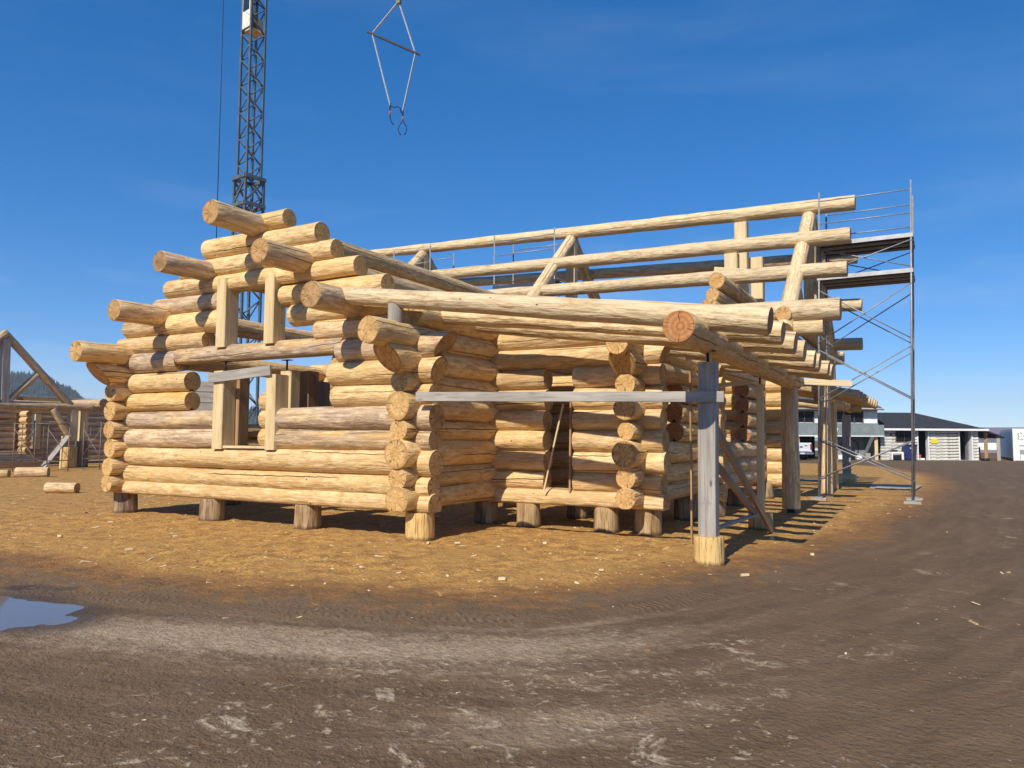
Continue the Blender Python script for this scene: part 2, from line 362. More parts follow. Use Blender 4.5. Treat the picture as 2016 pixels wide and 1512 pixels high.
def ground_z(x, y):
    d = saw_dist(x, y)
    near = np.exp(-((x-2)**2+(y-0)**2)/900.)
    z = near*(.05*(fbm(x, y, .35, 3, 3)-.45) + .022*(fbm(x, y, 1.7, 3, 8)-.45))
    road = np.clip(d/.8, 0, 1)
    z = z - road*near*.03
    rut = sum(np.exp(-((d-c)/wd)**2)*h for c, wd, h in ((.75, .16, .022), (1.25, .2, .012), (2.45, .22, .018), (3.0, .15, .012)))
    z = z - rut*near*(.5+fbm(x, y, .5, 2, 31))
    z = z + road*near*.012*(vnoise(x, y, 9, 5)-.5) + (1-road)*near*(.026*(vnoise(x, y, 5, 6)-.5)+.016*(vnoise(x, y, 11, 61)-.5)) + near*.02*np.exp(-((d+.1)/.3)**2)*(vnoise(x, y, 3, 66))
    for cx, cy, a, b, h in PUD:
        u = ((x-cx)*math.cos(h)+(y-cy)*math.sin(h))/a; v = (-(x-cx)*math.sin(h)+(y-cy)*math.cos(h))/b
        q = np.sqrt(u*u+v*v)+.55*(fbm(x, y, 2.6, 4, 40)-.45); z = z - .085*np.clip(1.25-q, 0, 1)
    # low mounds of trodden dirt near the stumps
    return z
def axis(lo, hi, step, far, g=1.16):
    a = list(np.arange(lo, hi, step)); s = step; x = a[-1]; r = []
    while x < far: s *= g; x += s; r.append(x)
    s = step; x = a[0]; l = []
    while x > -far: s *= g; x -= s; l.append(x)
    return np.array(l[::-1]+a+r)
gx, gy = axis(-9, 10.5, .055, 2000), axis(-9.5, 8.5, .055, 2000)
GX, GY = np.meshgrid(gx, gy); GZ = ground_z(GX, GY); nx, ny = len(gx), len(gy)
me = bpy.data.meshes.new('ground'); nv = nx*ny
me.vertices.add(nv); me.vertices.foreach_set('co', np.stack([GX, GY, GZ], -1).astype(np.float32).ravel())
ii = (np.arange(ny-1)[:, None]*nx+np.arange(nx-1)[None, :]).ravel(); qd = np.stack([ii, ii+1, ii+nx+1, ii+nx], -1).astype(np.int32)
me.loops.add(len(qd)*4); me.loops.foreach_set('vertex_index', qd.ravel()); me.polygons.add(len(qd))
me.polygons.foreach_set('loop_start', np.arange(0, len(qd)*4, 4, dtype=np.int32)); me.polygons.foreach_set('use_smooth', np.ones(len(qd), bool))
me.update(calc_edges=True)
def attr(n, v):
    a = me.attributes.new(n, 'FLOAT', 'POINT'); a.data.foreach_set('value', v.astype(np.float32).ravel())
DD = saw_dist(GX, GY); attr('road', DD)
AL = np.zeros_like(GX); best = np.full(GX.shape, 1e9); acc = 0.
for a, b in zip(SAW[:-1], SAW[1:]):
    d = b-a; l = math.hypot(*d); t = np.clip(((GX-a[0])*d[0]+(GY-a[1])*d[1])/l**2, 0, 1); q = np.hypot(GX-a[0]-t*d[0], GY-a[1]-t*d[1])
    m = q < best-1e-6; best = np.where(m, q, best); AL = np.where(m, acc+t*l, AL); acc += l
attr('along', AL)
attr('tread', (np.exp(-((DD-.5)/.2)**4)*.9+np.exp(-((DD-1.95)/.16)**4)*.6+np.exp(-((DD-2.5)/.15)**4)*.5)*(.3+.7*(fbm(GX, GY, .6, 2, 77) > .42)))
attr('flake', np.exp(-((GX-5.6)**2+(GY+6.0)**2)/2.2) + .7*np.exp(-((GX-4.6)**2+(GY+7.2)**2)/1.5))
wet = np.zeros_like(GX)
for cx, cy, a, b, h in PUD:
    u = ((GX-cx)*math.cos(h)+(GY-cy)*math.sin(h))/a; v = (-(GX-cx)*math.sin(h)+(GY-cy)*math.cos(h))/b
    wet = np.maximum(wet, np.clip(1.9-np.sqrt(u*u+v*v), 0, 1))
attr('wet', wet)
# dried pale dust: a band between the wheel tracks and flakes further out
dust = 1.0*np.exp(-((DD-1.5)/.6)**2)*np.clip(1-(GX-4.8)/1.6, 0, 1)*np.clip((GX+1.0)/2.5, 0, 1) + .62*np.exp(-((DD-3.0)/.6)**2)*np.clip(1-abs(GX-5.6)/1.6, 0, 1) + .4*np.exp(-((DD-.75)/.1)**2)*np.clip(1-abs(GX-5.2)/1.5, 0, 1)
attr('dust', dust)
def mat_ground():
    g = G('yard_dirt'); p = g.pos()
    A = lambda n: (lambda a: (setattr(a, 'attribute_name', n), a.outputs['Fac'])[1])(g.n('Attribute'))
    road, wetA, dustA = A('road'), A('wet'), A('dust')
    n1 = g.noise(p, .8, 3, .6); n2 = g.noise(p, 3.5, 4, .65); n3 = g.noise(p, 22, 3, .7); n4 = g.noise(p, 95, 2, .7); n5 = g.noise(p, 9, 4, .7)
    # tracks along the road: noise stretched along its edge
    px, py, pz = g.sep(p)
    tr = g.noise(g.comb(g.math('MULTIPLY', road, 4.0), g.math('MULTIPLY', g.math('ADD', px, py), .5), n2), 1, 4, .6)
    saw = g.mix(g.rng(n2, .32, .66), (.25, .118, .034), (.56, .30, .075))
    saw = g.mix(g.math('MULTIPLY', g.rng(n1, .5, .62), .8), saw, (.64, .345, .08)); saw = g.mix(g.math('MULTIPLY', g.rng(n5, .50, .68), .8), saw, (.68, .41, .115)); saw = g.mix(g.math('MULTIPLY', g.rng(n3, .50, .64), .75), saw, (.15, .072, .028))
    saw = g.mix(g.math('MULTIPLY', g.rng(n4, .58, .68), .8), saw, (.66, .46, .2))
    mud = g.mix(g.rng(tr, .25, .75), (.102, .061, .030), (.166, .105, .057)); mud = g.mix(g.math('MULTIPLY', g.rng(n2, .35, .7), .6), mud, (.142, .09, .049))
    mud = g.mix(g.math('MULTIPLY', g.rng(n3, .5, .72), .4), mud, (.09, .066, .05)); mud = g.mix(g.math('MULTIPLY', g.rng(n4, .60, .72), .5), mud, (.30, .235, .17))
    saw = g.mix(g.math('MULTIPLY', g.rng(g.math('ADD', g.math('MULTIPLY', n1, .6), g.math('MULTIPLY', n5, .4)), .48, .58), .5), saw, g.mix(g.rng(n3, .35, .65), (.17, .09, .036), (.29, .16, .062)))
    e = g.math('ADD', road, g.math('ADD', g.math('MULTIPLY', g.math('SUBTRACT', n2, .5), 2.4), g.math('ADD', g.math('MULTIPLY', g.math('SUBTRACT', n1, .5), 1.6), g.math('MULTIPLY', g.math('SUBTRACT', n5, .5), .9))))
    trod = g.mix(g.rng(n5, .3, .7), (.17, .082, .03), (.29, .15, .052))
    col = g.mix(g.rng(e, -1.15, -.35), saw, trod); col = g.mix(g.rng(e, -.35, .35), col, mud)
    dn = g.math('ADD', g.math('MULTIPLY', n5, .55), g.math('MULTIPLY', tr, .45))
    dm = g.math('MULTIPLY', g.rng(g.math('ADD', dustA, g.math('MULTIPLY', g.math('SUBTRACT', dn, .5), 2.2)), .15, 1.15), .78)
    col = g.mix(dm, col, g.mix(g.rng(n3, .35, .65), (.31, .225, .138), (.46, .35, .23)))
    # flakes of pale dried clay, streaked along the wheel tracks
    along = A('along')
    f1 = g.noise(p, 2.4, 6, .74, dist=.6); f2 = g.noise(p, 11.0, 3, .72); patch = g.noise(p, .55, 3, .5)
    fm = g.math('MAXIMUM', g.rng(f1, .565, .655), g.math('MULTIPLY', g.rng(f2, .60, .68), .6))
    fmask = g.math('MULTIPLY', g.math('MULTIPLY', fm, g.rng(road, .5, 1.6)), g.math('ADD', .12, g.rng(g.math('ADD', patch, g.math('MULTIPLY', A('flake'), .5)), .50, .66)))
    col = g.mix(g.math('MINIMUM', g.math('MULTIPLY', fmask, .78), .75), col, g.mix(g.rng(n3, .35, .65), (.35, .27, .175), (.54, .435, .30)))
    col = g.mix(g.math('MULTIPLY', g.rng(wetA, .3, .85), .75), col, (.05, .035, .025))
    h = g.math('ADD', g.math('MULTIPLY', n3, .8), g.math('MULTIPLY', n5, .6))
    tread = g.math('MULTIPLY', g.math('SINE', g.math('ADD', g.math('MULTIPLY', along, 75.0), g.math('ADD', g.math('MULTIPLY', n2, 9.0), g.math('MULTIPLY', g.math('ABSOLUTE', g.math('SINE', g.math('MULTIPLY', road, 16.0))), 3.0)))), g.math('MULTIPLY', A('tread'), g.rng(n5, .35, .6)))
    h = g.math('ADD', h, g.math('MULTIPLY', tread, .22))
    g.bump(h, .85, .045)
    return g.done(col, g.rng(wetA, .3, 1, .9, .45), 0, .25)
me.materials.append(mat_ground())
ground = tag(obj('ground', me), kind='structure')
def gz(x, y): return float(ground_z(np.array([[x]]), np.array([[y]]))[0, 0])

g = G('puddle_water'); nw = g.noise(g.pos(), 3.0, 2, .5); g.bump(nw, .03, .01)
M_WATER = g.done((.15, .122, .105), .04, 0, .5); g.b.inputs['IOR'].default_value = 1.45
V, F = [], []
for i in range(40):
    a = 2*math.pi*i/40; V.append((1.75*math.cos(a)-.55, .95*math.sin(a)-5.55, WATER_Z))
pud = tag(obj('puddle_water', pymesh('puddle_water', V, [tuple(range(40))]), None, (M_WATER,)), kind='structure')

# ================================================================ THE LOG HOUSE
HOUSE = thing('log_house', 'big unfinished golden log house shell with open gable, raised on stumps', 'log house', None, (0, .45, 0))
rnd = random.Random(11)
def tone(wr=0., pale=0., red=0.): return (min(1, max(0, wr+rnd.uniform(-.05, .12))), min(1, max(0, pale+rnd.uniform(-.1, .35))), min(1, red+rnd.uniform(0, .2)))
H = HOUSE
YW = .45; XL = -7.66
ZU = [.53, .83, 1.22, 1.60, 1.975, 2.355, 2.76, 3.19]           # rows of logs along the gable wall
ZV = [.635, .98, 1.38, 1.77, 2.16, 2.56, 2.93, 3.31]             # rows of logs along the side walls
# --- gable wall rows
def ulog(x0, x1, z, r, r2=None, y=YW, name='wall_log', **kw):
    c = kw.pop('col', tone()); return log(name, (x0, y, z), (x1, y, z), r, r2, H, c, **kw)
ulog(-8.05, .45, ZU[0], .215, .20, flat=.10, col=tone(.15))
ulog(-8.05, .42, ZU[1], .20, .185, col=tone(.1))
ulog(-8.05, .47, ZU[2], .20, .225, col=tone(.12))
ulog(-8.08, -4.66, ZU[3], .215, .21, col=tone(.75)); ulog(-3.06, .43, ZU[3], .2, .185, col=tone(.7))
ulog(-8.05, -4.66, ZU[4], .195, .19, col=tone(.8)); ulog(-3.06, .46, ZU[4], .2, .23, col=tone(.75))
ulog(-8.05, -5.6, ZU[5], .2, .2, vee=True); ulog(-1.70, .42, ZU[5], .21, .18)
ulog(-8.08, -5.62, ZU[6], .21, .21, vee=True); ulog(-1.78, .50, ZU[6], .225, .225, s1=.35)
ulog(-8.05, -5.95, 3.2, .225, .22, col=tone(.85)); ulog(-1.62, .62, 3.17, .215, .225, s1=.8, col=tone(.8))
ulog(-6.0, -1.5, 3.25, .205, .195, col=tone(.9), flat=.13, name='lintel_log')
ulog(-7.95, -5.15, 3.575, .195, .19, col=tone(.3)); ulog(-2.15, -.45, 3.56, .21, .2, col=tone(.55))
ulog(-7.75, -6.3, 3.95, .20, .2, col=tone(.45)); ulog(-6.42, -4.62, 3.95, .235, .235, col=tone(.1)); ulog(-2.8, -.35, 3.90, .21, .205)
ulog(-6.75, -4.66, 4.34, .20, .19, col=tone(.8)); ulog(-3.05, -.6, 4.28, .205, .20)
ulog(-6.4, -5.0, 4.70, .21, .2); ulog(-5.1, -1.22, 4.67, .20, .2, name='lintel_log', flat=.16)
ulog(-5.95, -1.78, 5.03, .205, .195)
ulog(-5.25, -3.7, 5.42, .215, .21); ulog(-3.75, -2.16, 5.38, .215, .215)
ulog(-3.75, -3.0, 5.78, .185, .185)
# --- side walls (logs along the house), right wall x=0 and left wall x=-7.66
def vlog(x, y0, y1, z, r, r2=None, name='wall_log', **kw):
    c = kw.pop('col', tone()); return log(name, (x, y0, z), (x, y1, z), r, r2, H, c, **kw)
RR = [.235, .185, .245, .175, .24, .175, .24, .215]; RL = [.185, .19, .2, .185, .2, .2, .235, .21]
for i in range(8):
    y0 = (0, .02, -.02, .03, 0, .03, -.28, -.79)[i]
    kw = dict(s0=-1.0) if i == 6 else dict(flat=.17) if i == 0 else {}
    if i < 7:
        vlog(0, y0, 8.4, ZV[i], RR[i], .2, **kw)
        if i in (4, 5, 6):
            vlog(XL, (0, 0, -.28)[i-4], 1.6, ZV[i], RL[i], .2, **(dict(s0=-1.0) if i == 6 else {})); vlog(XL, 4.6, 8.4, ZV[i], .2, .2)
        else: vlog(XL, (0, 0, .03, 0)[i], 8.4, ZV[i], RL[i], .2, **({'flat': .16} if i == 0 else {}))
# --- purlins of the gable wing
for x, z, y1, r, c in ((0.02, 3.30, 8.4, .215, tone(0)), (XL+.05, 3.36, 8.4, .22, tone(.05)), (-6.44, 4.11, 9.2, .215, tone(.5, 0, .1)), (-5.07, 4.93, 9.9, .205, tone(.85, 0, 0)), (-3.70, 5.68, 10.5, .225, tone(.4, 0, .25)), (-2.44, 4.83, 9.9, .22, tone(.35, 0, .3)), (-1.18, 3.95, 9.0, .225, tone(.6, 0, .2))):
    log('purlin', (x, -.79+rnd.uniform(-.03, .03), z), (x, y1, z), r, .2, H, c, bow=.03)
log('porch_plate_log', (.06, .28, 3.70), (.06, 8.4, 3.72), .205, .2, H, tone(0), ftop=.17)
# --- timbers in the wall openings
def post_box(x0, x1, y0, y1, z0, z1, mat=M_TAN, name='opening_post'):
    return beam(name, ((x0+x1)/2, (y0+y1)/2, z0), ((x0+x1)/2, (y0+y1)/2, z1), x1-x0, y1-y0, mat, H, bev=.015, n=4, wob=.004, col=(0, 0, 0))
post_box(-4.73, -4.45, .235, .56, 1.40, 2.92); post_box(-4.66, -4.38, .565, .84, 1.47, 2.90, M_BROWN)
post_box(-3.28, -3.03, .235, .56, 1.40, 2.80); post_box(-3.26, -2.98, .565, .82, 1.40, 2.90); post_box(-3.32, -2.98, 1.02, 1.32, .3, 2.92, M_BROWN)  # rearmost post: brown wood colour stands in for the lintel's shade
for z in (1.62, 1.97, 2.3): log('jamb_log_end', (-3.56, .52, z), (-3.32, .52, z), .2, .2, H, tone(0), seg=14)
post_box(-3.50, -3.22, 1.6, 1.9, .3, 2.76, M_GREY)
post_box(-4.70, -4.44, .22, .56, 3.38, 4.74); post_box(-3.37, -3.12, .22, .54, 3.38, 4.68)
beam('window_sill', (-4.44, .42, 1.44), (-3.29, .42, 1.44), .30, .05, M_TAN, H)
def jack(p, h, parent):
    s = tube('jack_screw', p, (p[0], p[1], p[2]+h), .018, M_BLACK, parent, 8); q = blk('jack_plate', p[0]-.1, p[0]+.1, p[1]-.06, p[1]+.06, p[2]+h-.012, p[2]+h, M_BLACK); par_world(q, s)
    return s
def par_world(o, p):
    mw = o.matrix_world.copy(); bpy.context.view_layer.update(); o.parent = p; o.matrix_parent_inverse = p.matrix_world.inverted(); o.matrix_basis = mw if True else None
    return o
jack((-4.58, .40, 2.92), .2, H); jack((-3.12, .60, 2.90), .2, H)
# --- recessed wall with the doorway
YB = 2.95
rad = [.2, .195, .2, .205, .2, .205, .2, .2, .2]
zb = [.53, .85, 1.22, 1.60, 1.98, 2.36, 2.76, 3.14, 3.50]
for i, z in enumerate(zb):
    k = {'flat': .10} if i == 0 else {}
    if i in (1, 2, 3, 4, 5, 6):
        ulog(-.4, 1.24+rnd.uniform(-.02, .02), z, rad[i], y=YB, col=tone(.3 if i == 6 else .12)); ulog(1.82, 3.50+rnd.uniform(-.05, .05), z, rad[i]*1.02, y=YB, col=tone(.25))
    else: ulog(-.4, 3.52 if i < 8 else 3.66, z, rad[i]*1.03, y=YB, col=tone(.15), s1=(.9 if i == 8 else .45 if i == 7 else 0), **k)
ulog(.2, 3.0, 3.84, .17, y=YB+.1, col=tone(.2))
# wall x=3 with its windows, corner stack toward the porch
RC = [.185, .18, .235, .15, .205, .185, .235, .2]
for i, z in enumerate(ZV[:7]+[3.24]):
    y0 = (2.33, 2.36, 2.30, 2.38, 2.32, 2.34, 2.22, 1.98)[i]
    kw = dict(s0=-.8) if i == 6 else dict(flat=.17) if i == 0 else {}
    if i in (3, 4, 5): vlog(3.0, y0, 3.42, z, RC[i], .2, **kw); vlog(3.0, 5.02+rnd.uniform(-.03, .03), 7.0, z, .21, .2, vee=True, col=tone(.1, 0, .75))
    else: vlog(3.0, y0, 7.0, z, RC[i], .2, **kw)
for i, z in enumerate(zb[:8]):
    ulog(1.2, 3.62+rnd.uniform(-.05, .05), z, .205, y=6.45, col=tone(.1), s1=(.5 if i == 7 else 0))
    vlog(3.18, 6.9, 7.75, z+.15, .2, col=tone(.35)) if i in (3, 4, 5, 6) else vlog(3.18, 6.9, 13.0, z+.15, .21, col=tone(.45))
    if i in (3, 4, 5, 6): vlog(3.18, 10.2, 13.0, z+.15, .2, vee=True, col=tone(.35, 0, .8))
    ulog(-.4, 3.95, z, .205, y=12.4, col=tone(.15))
# inner partitions seen through the doorway and the big opening
for i, z in enumerate(zb[:7]):
    ulog(-.4, 2.6, z, .2, y=4.75, col=tone(.2)); 
for z in (.5, .85, 1.22): ulog(XL-.35, .3, z, .2, y=8.2)
for z in (2.76, 3.14, 3.5): ulog(XL-.35, -1.4, z, .2, y=6.3, col=tone(.2))
vlog(-2.2, 1.0, 6.5, 3.05, .2, col=tone(.3))
for x in (-6.4, -1.5): log('inner_post', (x, 6.3, 0), (x, 6.3, 2.6), .17, .16, H, tone(.3))

# --- porch
log('porch_header_log', (4.93, -.86, 3.01), (4.70, 8.62, 3.02), .20, .25, H, (.15, .45, 1.0), wob=1.1)
EX = [(5.86, 3.11), (5.82, 3.10), (5.81, 3.08), (5.78, 3.07), (5.78, 3.02), (5.72, 3.08), (5.74, 3.04), (5.68, 3.07)]
for k, (ex, ez) in enumerate(EX):
    y = -.1+1.08*k
    if k == 0: log('rafter', (-1.32, y, 4.07), (ex, y, ez), .145, .175, H, tone(.05, .75, .9), wob=1.2)
    else: log('rafter', (-.25, y, 3.80), (ex, y, ez), .14, .17, H, tone(.1, .7), wob=3.0, bow=rnd.uniform(-.03, .03))
log('stub_post', (.02, -.12, 3.49), (.02, -.12, 3.80), .12, .115, H, (1, 0, .3), side=M_GREY)
log('porch_post', (4.66, 8.3, .10), (4.66, 8.3, 2.9), .195, .18, H, tone(.6, 0, .6), wob=1.3)
blk('post_foot', 4.58, 4.74, 8.22, 8.38, -.05, .105, M_BLACK, H)
log('porch_post', (4.52, 15.3, .0), (4.52, 15.3, 4.5), .2, .185, H, tone(.3, .5), wob=1.3)

# --- great-room wing: purlins across, trusses
def pur(x0, x1, y, z0, z1, r, r2, **kw): log('purlin', (x0, y, z0), (x1, y, z1), r, r2, H, tone(.12, .85), wob=1.5, **kw)
pur(-12.2, 5.70, 13.4, 8.92, 8.36, .17, .22)
pur(-9.6, 5.68, 12.05, 7.43, 7.11, .18, .212)
pur(-9.6, 5.68, 11.0, 6.36, 5.99, .17, .205)
pur(-3.2, 5.68, 9.3, 4.93, 4.70, .2, .265)
pur(-9.6, 5.60, 14.75, 7.72, 7.10, .17, .2); pur(-9.6, 5.60, 15.9, 6.5, 5.83, .2, .2); pur(-9.6, 5.48, 17.2, 5.0, 4.76, .2, .2)
pur(3.0, 4.80, 18.3, 4.45, 4.43, .22, .22)
for xt in (4.45, -3.17, -9.4):
    dz = (4.45-xt)*.035
    log('truss_rafter', (xt, 9.0, 4.25+dz), (xt, 13.55, 8.28+dz), .21, .18, H, tone(.2, .6), wob=1.3); log('truss_rafter', (xt+.02, 17.8, 4.25+dz), (xt+.02, 13.35, 8.22+dz), .21, .18, H, tone(.4, .5), wob=1.3)
    beam('king_post', (xt+.01, 13.4, 4.6), (xt+.01, 13.4, 8.0+dz), .34, .30, M_TAN, H, bev=.03, n=4, wob=.01, col=(0, 0, 0))
    log('tie_beam', (xt, 8.95, 4.62), (xt, 18.0, 4.62), .19, .19, H, tone(.1, .3), wob=1.2)
    for yy in ((9.5, 17.4) if xt < 4 else (17.4,)): log('inner_post', (xt, yy, 0), (xt, yy, 4.5), .19, .18, H, tone(.3))
log('truss_web', (4.43, 12.2, 4.75), (4.43, 10.9, 5.7), .13, .13, H, tone(.3, .5)); log('truss_web', (-3.19, 14.6, 4.75), (-3.19, 15.6, 6.2), .13, .13, H, tone(.3, .5))
for z, y0, r in ((5.69, 9.45, .215), (5.25, 9.03, .17), (4.90, 8.69, .205)): log('gable_log', (2.75, y0, z), (2.75, 26.8-y0, z), r, r, H, tone(.05, .2))
for z in (3.4, 3.78, 4.15, 4.53): log('gable_log', (2.75, 8.9, z), (2.75, 17.8, z), .2, .2, H, tone(.1, .1))
for x, y, z1 in ((2.52, 13.4, 8.2), (2.54, 12.05, 6.95), (2.86, 13.95, 7.2)): beam('gable_post', (x, y, 5.45), (x, y, z1), .37, .34, M_PALE, H, bev=.03, n=4, wob=.012, col=(0, 0, 0))
ulog(3.4, 5.3, 4.30, .2, y=9.3, col=tone(.2, .4)); vlog(4.3, 9.0, 17.8, 4.22, .19, col=tone(.2, .3))
# --- far porch roof beyond the great room
log('porch_header_log', (4.35, 15.6, 2.98), (4.35, 24.3, 2.95), .2, .2, H, tone(.3, .4))
for k in range(8): log('rafter', (.3, 16.2+1.07*k, 4.0), (5.42, 16.2+1.07*k, 3.03), .14, .17, H, tone(.15, .75), wob=1.8)
log('porch_header_log', (2.0, 23.0, 3.2), (4.9, 23.0, 2.88), .19, .17, H, tone(.2, .6), wob=1.6)

# ---------------------------------------------------------------- stumps the house stands on
def stump(x, y, r, h, label, group=None, old=1., lean=0, z0=None):
    m, L = frame((x, y, gz(x, y)-.06), (x+lean, y, h)); o = obj('stump', log_mesh(L, r*1.06, r, 20, .1, wob=1.6), None, (M_STUMP, M_END), (old, 0, .3), m)
    return tag(o, label, 'stump', group)
stump(.18, .42, .232, .425, 'fresh golden stump under the near corner of the gable wall', None, 0.)
GR = 'stumps under the gable wall'
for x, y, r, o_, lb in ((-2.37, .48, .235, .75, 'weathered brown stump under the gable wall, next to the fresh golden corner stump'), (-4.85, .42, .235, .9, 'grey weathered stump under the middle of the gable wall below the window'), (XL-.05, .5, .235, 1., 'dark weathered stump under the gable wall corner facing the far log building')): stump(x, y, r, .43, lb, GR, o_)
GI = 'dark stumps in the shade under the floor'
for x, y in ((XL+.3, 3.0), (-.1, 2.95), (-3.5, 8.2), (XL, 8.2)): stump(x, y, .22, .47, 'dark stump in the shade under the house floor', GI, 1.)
GW = 'stumps under the recessed doorway wall'
for x, y, lb in ((.85, 2.92, 'brown stump under the recessed wall just before the doorway'), (2.4, 2.98, 'brown stump under the recessed wall just past the doorway'), (3.15, 3.05, 'splayed brown stump under the porch corner log stack')): stump(x, y, .22, .43, lb, GW, .7)
for x, y in ((3.05, 5.6), (3.4, 6.5), (3.2, 9.4), (3.3, 12.3), (1.0, 6.45), (0, 12.4)): stump(x, y, .23, .45, 'dark brown stump under the porch side wall', 'stumps under the porch side wall', .9)
for x, y in ((1.0, 4.75),): stump(x, y, .2, .42, 'dark brown stump under the porch side wall', 'stumps under the porch side wall', .9)

# ---------------------------------------------------------------- shoring under the porch header
s1 = stump(4.92, .42, .195, .36, 'yellow peeled stump carrying the grey shoring post', None, .0)
P = thing('shoring_post', 'grey squared shoring timber with jack screw under the porch header end', 'post', None, (4.92, .42, .36))
beam('timber', (4.92, .42, .36), (4.94, .42, 2.68), .235, .2, M_GREY, P, bev=.008, n=6, wob=.006, col=(0, 0, 0)); jack((4.93, .44, 2.68), .16, P)
stump(4.74, 4.62, .21, .31, 'pale sawn stump carrying the slim tan shoring post', None, .45)
P = thing('shoring_post', 'slim tan shoring post with jack screw on a low stump, midway along the porch', 'post', None, (4.76, 4.6, .31))
beam('timber', (4.75, 4.6, .31), (4.77, 4.6, 2.66), .115, .14, M_TAN, P, bev=.006, n=4, wob=.004, col=(0, 0, 0)); jack((4.77, 4.6, 2.66), .15, P)
def board(name, p0, p1, w_, h, mat, label, cat='board', group=None, upv=(0, 0, 1)):
    return tag(beam(name, p0, p1, w_, h, mat, None, upv, bev=.004, n=6, wob=.005, col=(0, 0, 0)), label, cat, group)
board('brace_board', (.30, .10, 2.30), (5.18, .29, 2.205), .04, .145, M_GREY, 'long grey horizontal brace board nailed from corner logs to the shoring post')
board('brace_board', (-4.82, .205, 2.78), (-3.12, .205, 2.87), .04, .19, M_GREY, 'short grey weathered plank across the posts in the gable window')
board('diagonal_brace', (4.86, .62, 2.02), (5.0, 4.25, .04), .05, .14, M_BROWN, 'long brown diagonal brace from shoring post down to the ground')
board('diagonal_brace', (4.86, .62, 1.45), (4.93, 3.25, .42), .045, .13, M_BROWN, 'shorter brown diagonal brace behind the shoring post')
board('brace_board', (4.86, .62, .40), (4.93, 3.3, .40), .09, .04, M_GREY, 'thin grey board lying level low behind the shoring post')
board('upright_board', (4.90, .60, 2.20), (4.90, .60, 2.86), .075, .04, M_PALE, 'short pale upright cleat beside the shoring post head')
board('upright_board', (4.2, 2.1, .0), (4.2, 2.1, 2.72), .03, .05, M_BROWN, 'thin brown upright stick behind the grey shoring post')
board('leaning_pole', (1.30, 2.66, .68), (1.72, 2.60, 2.26), .03, .018, M_PALE, 'pale leaning bar set across the doorway opening', 'bar')
board('upright_board', (1.77, 2.78, .68), (1.80, 2.76, 2.36), .035, .04, M_BROWN, 'thin brown upright stick at the doorway jamb')
board('cross_board', (3.2, 6.1, 2.73), (4.3, 6.0, 2.80), .04, .09, M_PALE, 'pale horizontal board under the porch header behind the slim post')
board('cross_board', (4.6, 8.6, 3.0), (5.9, 9.0, 2.92), .04, .14, M_PALE, 'pale board sticking out under the last porch rafters')
board('cross_board', (2.2, 11.4, 6.42), (4.2, 11.3, 6.05), .04, .13, M_PALE, 'loose pale plank laid from gable post to roof purlin')
tag(blk('spirit_level', 4.05, 4.25, 2.0, 2.1, 3.47, 3.53, mat_simple('yellow_plastic', (.62, .42, .02), .5)), 'small yellow tool left on a porch rafter', 'tool')

# ---------------------------------------------------------------- scaffolds
M_SCRUST = mat_simple('worn_tan_scaffold_paint', (.22, .165, .12), .7, .1, .3, 7)
def scaffold(label, x0, x1, y0, y1, top, frames, decks, braces, rails, base=0., lean=0., M_STEEL=M_STEEL):
    T = thing('scaffold', label, 'scaffold', 'scaffold towers', (x0, y0, base))
    X = lambda x, z: x+lean*z
    for x in (x0, x1):
        for y in (y0, y1):
            tube('standard', (x, y, base+.02), (X(x, top), y, top), .024, M_STEEL, T)
            blk('base_plate', x-.08, x+.08, y-.08, y+.08, base, base+.025, M_STEEL, T)
        z = base+.35
        for fz in frames:
            tube('frame_rung', (X(x, fz), y0, fz), (X(x, fz), y1, fz), .021, M_STEEL, T)
        k = base+.5
        while k < frames[-1]-.3:
            tube('ladder_rung', (X(x, k), y0, k), (X(x, k), y0+.34, k), .014, M_STEEL, T); k += .5
        tube('ladder_rail', (X(x, base+.4), y0+.34, base+.4), (X(x, frames[-1]), y0+.34, frames[-1]), .018, M_STEEL, T)
    for za, zb_ in braces:
        for y in (y0, y1):
            tube('cross_brace', (X(x0, za), y-.03, za), (X(x1, zb_), y-.03, zb_), .016, M_STEEL, T); tube('cross_brace', (X(x0, zb_), y+.01, zb_), (X(x1, za), y+.01, za), .016, M_STEEL, T)
    for z in decks:
        n = 3
        for i in range(n):
            ya = y0-.02+(y1-y0+.04)*i/n; yb = y0-.02+(y1-y0+.04)*(i+1)/n-.02
            d = blk('deck_plank', X(x0, z)-.05, X(x1, z)+.05, ya, yb, z-.03, z+.02, M_DECK, T)
            for ye in (ya-.012, yb-.006): par(blk('deck_edge', X(x0, z)-.05, X(x1, z)+.05, ye, ye+.02, z-.09, z+.026, M_ALU), T)
    for z in rails:
        for y in (y0, y1): tube('guard_rail', (X(x0, z), y, z), (X(x1, z), y, z), .017, M_STEEL, T)
    return T
scaffold('tall galvanised scaffold tower at the end of the roof ridge, facing the road', 4.68, 6.94, 12.45, 13.95, 8.50, (.55, 1.6, 2.75, 4.1, 5.0, 6.05, 7.0), (6.12, 7.06), ((.6, 1.62), (2.75, 4.1), (4.3, 5.75), (6.2, 6.9)), (7.62, 8.25), .07, .022)
for x in (4.68, 6.94):
    for y in (12.45, 13.95): tag(beam('timber_pad', (x-.2, y, .025), (x+.2, y, .025), .2, .09, M_GREY), 'grey timber pad under a leg of the tall scaffold tower', 'pad', 'timber pads under the scaffold legs')
scaffold('grey scaffold standing inside the house under the middle truss', -5.84, -3.49, 12.75, 14.1, 8.72, (1.5, 3.0, 4.5, 6.0, 7.0), (6.9,), ((1.5, 3), (3.2, 4.5), (4.7, 6.4)), (8.0, 8.5))
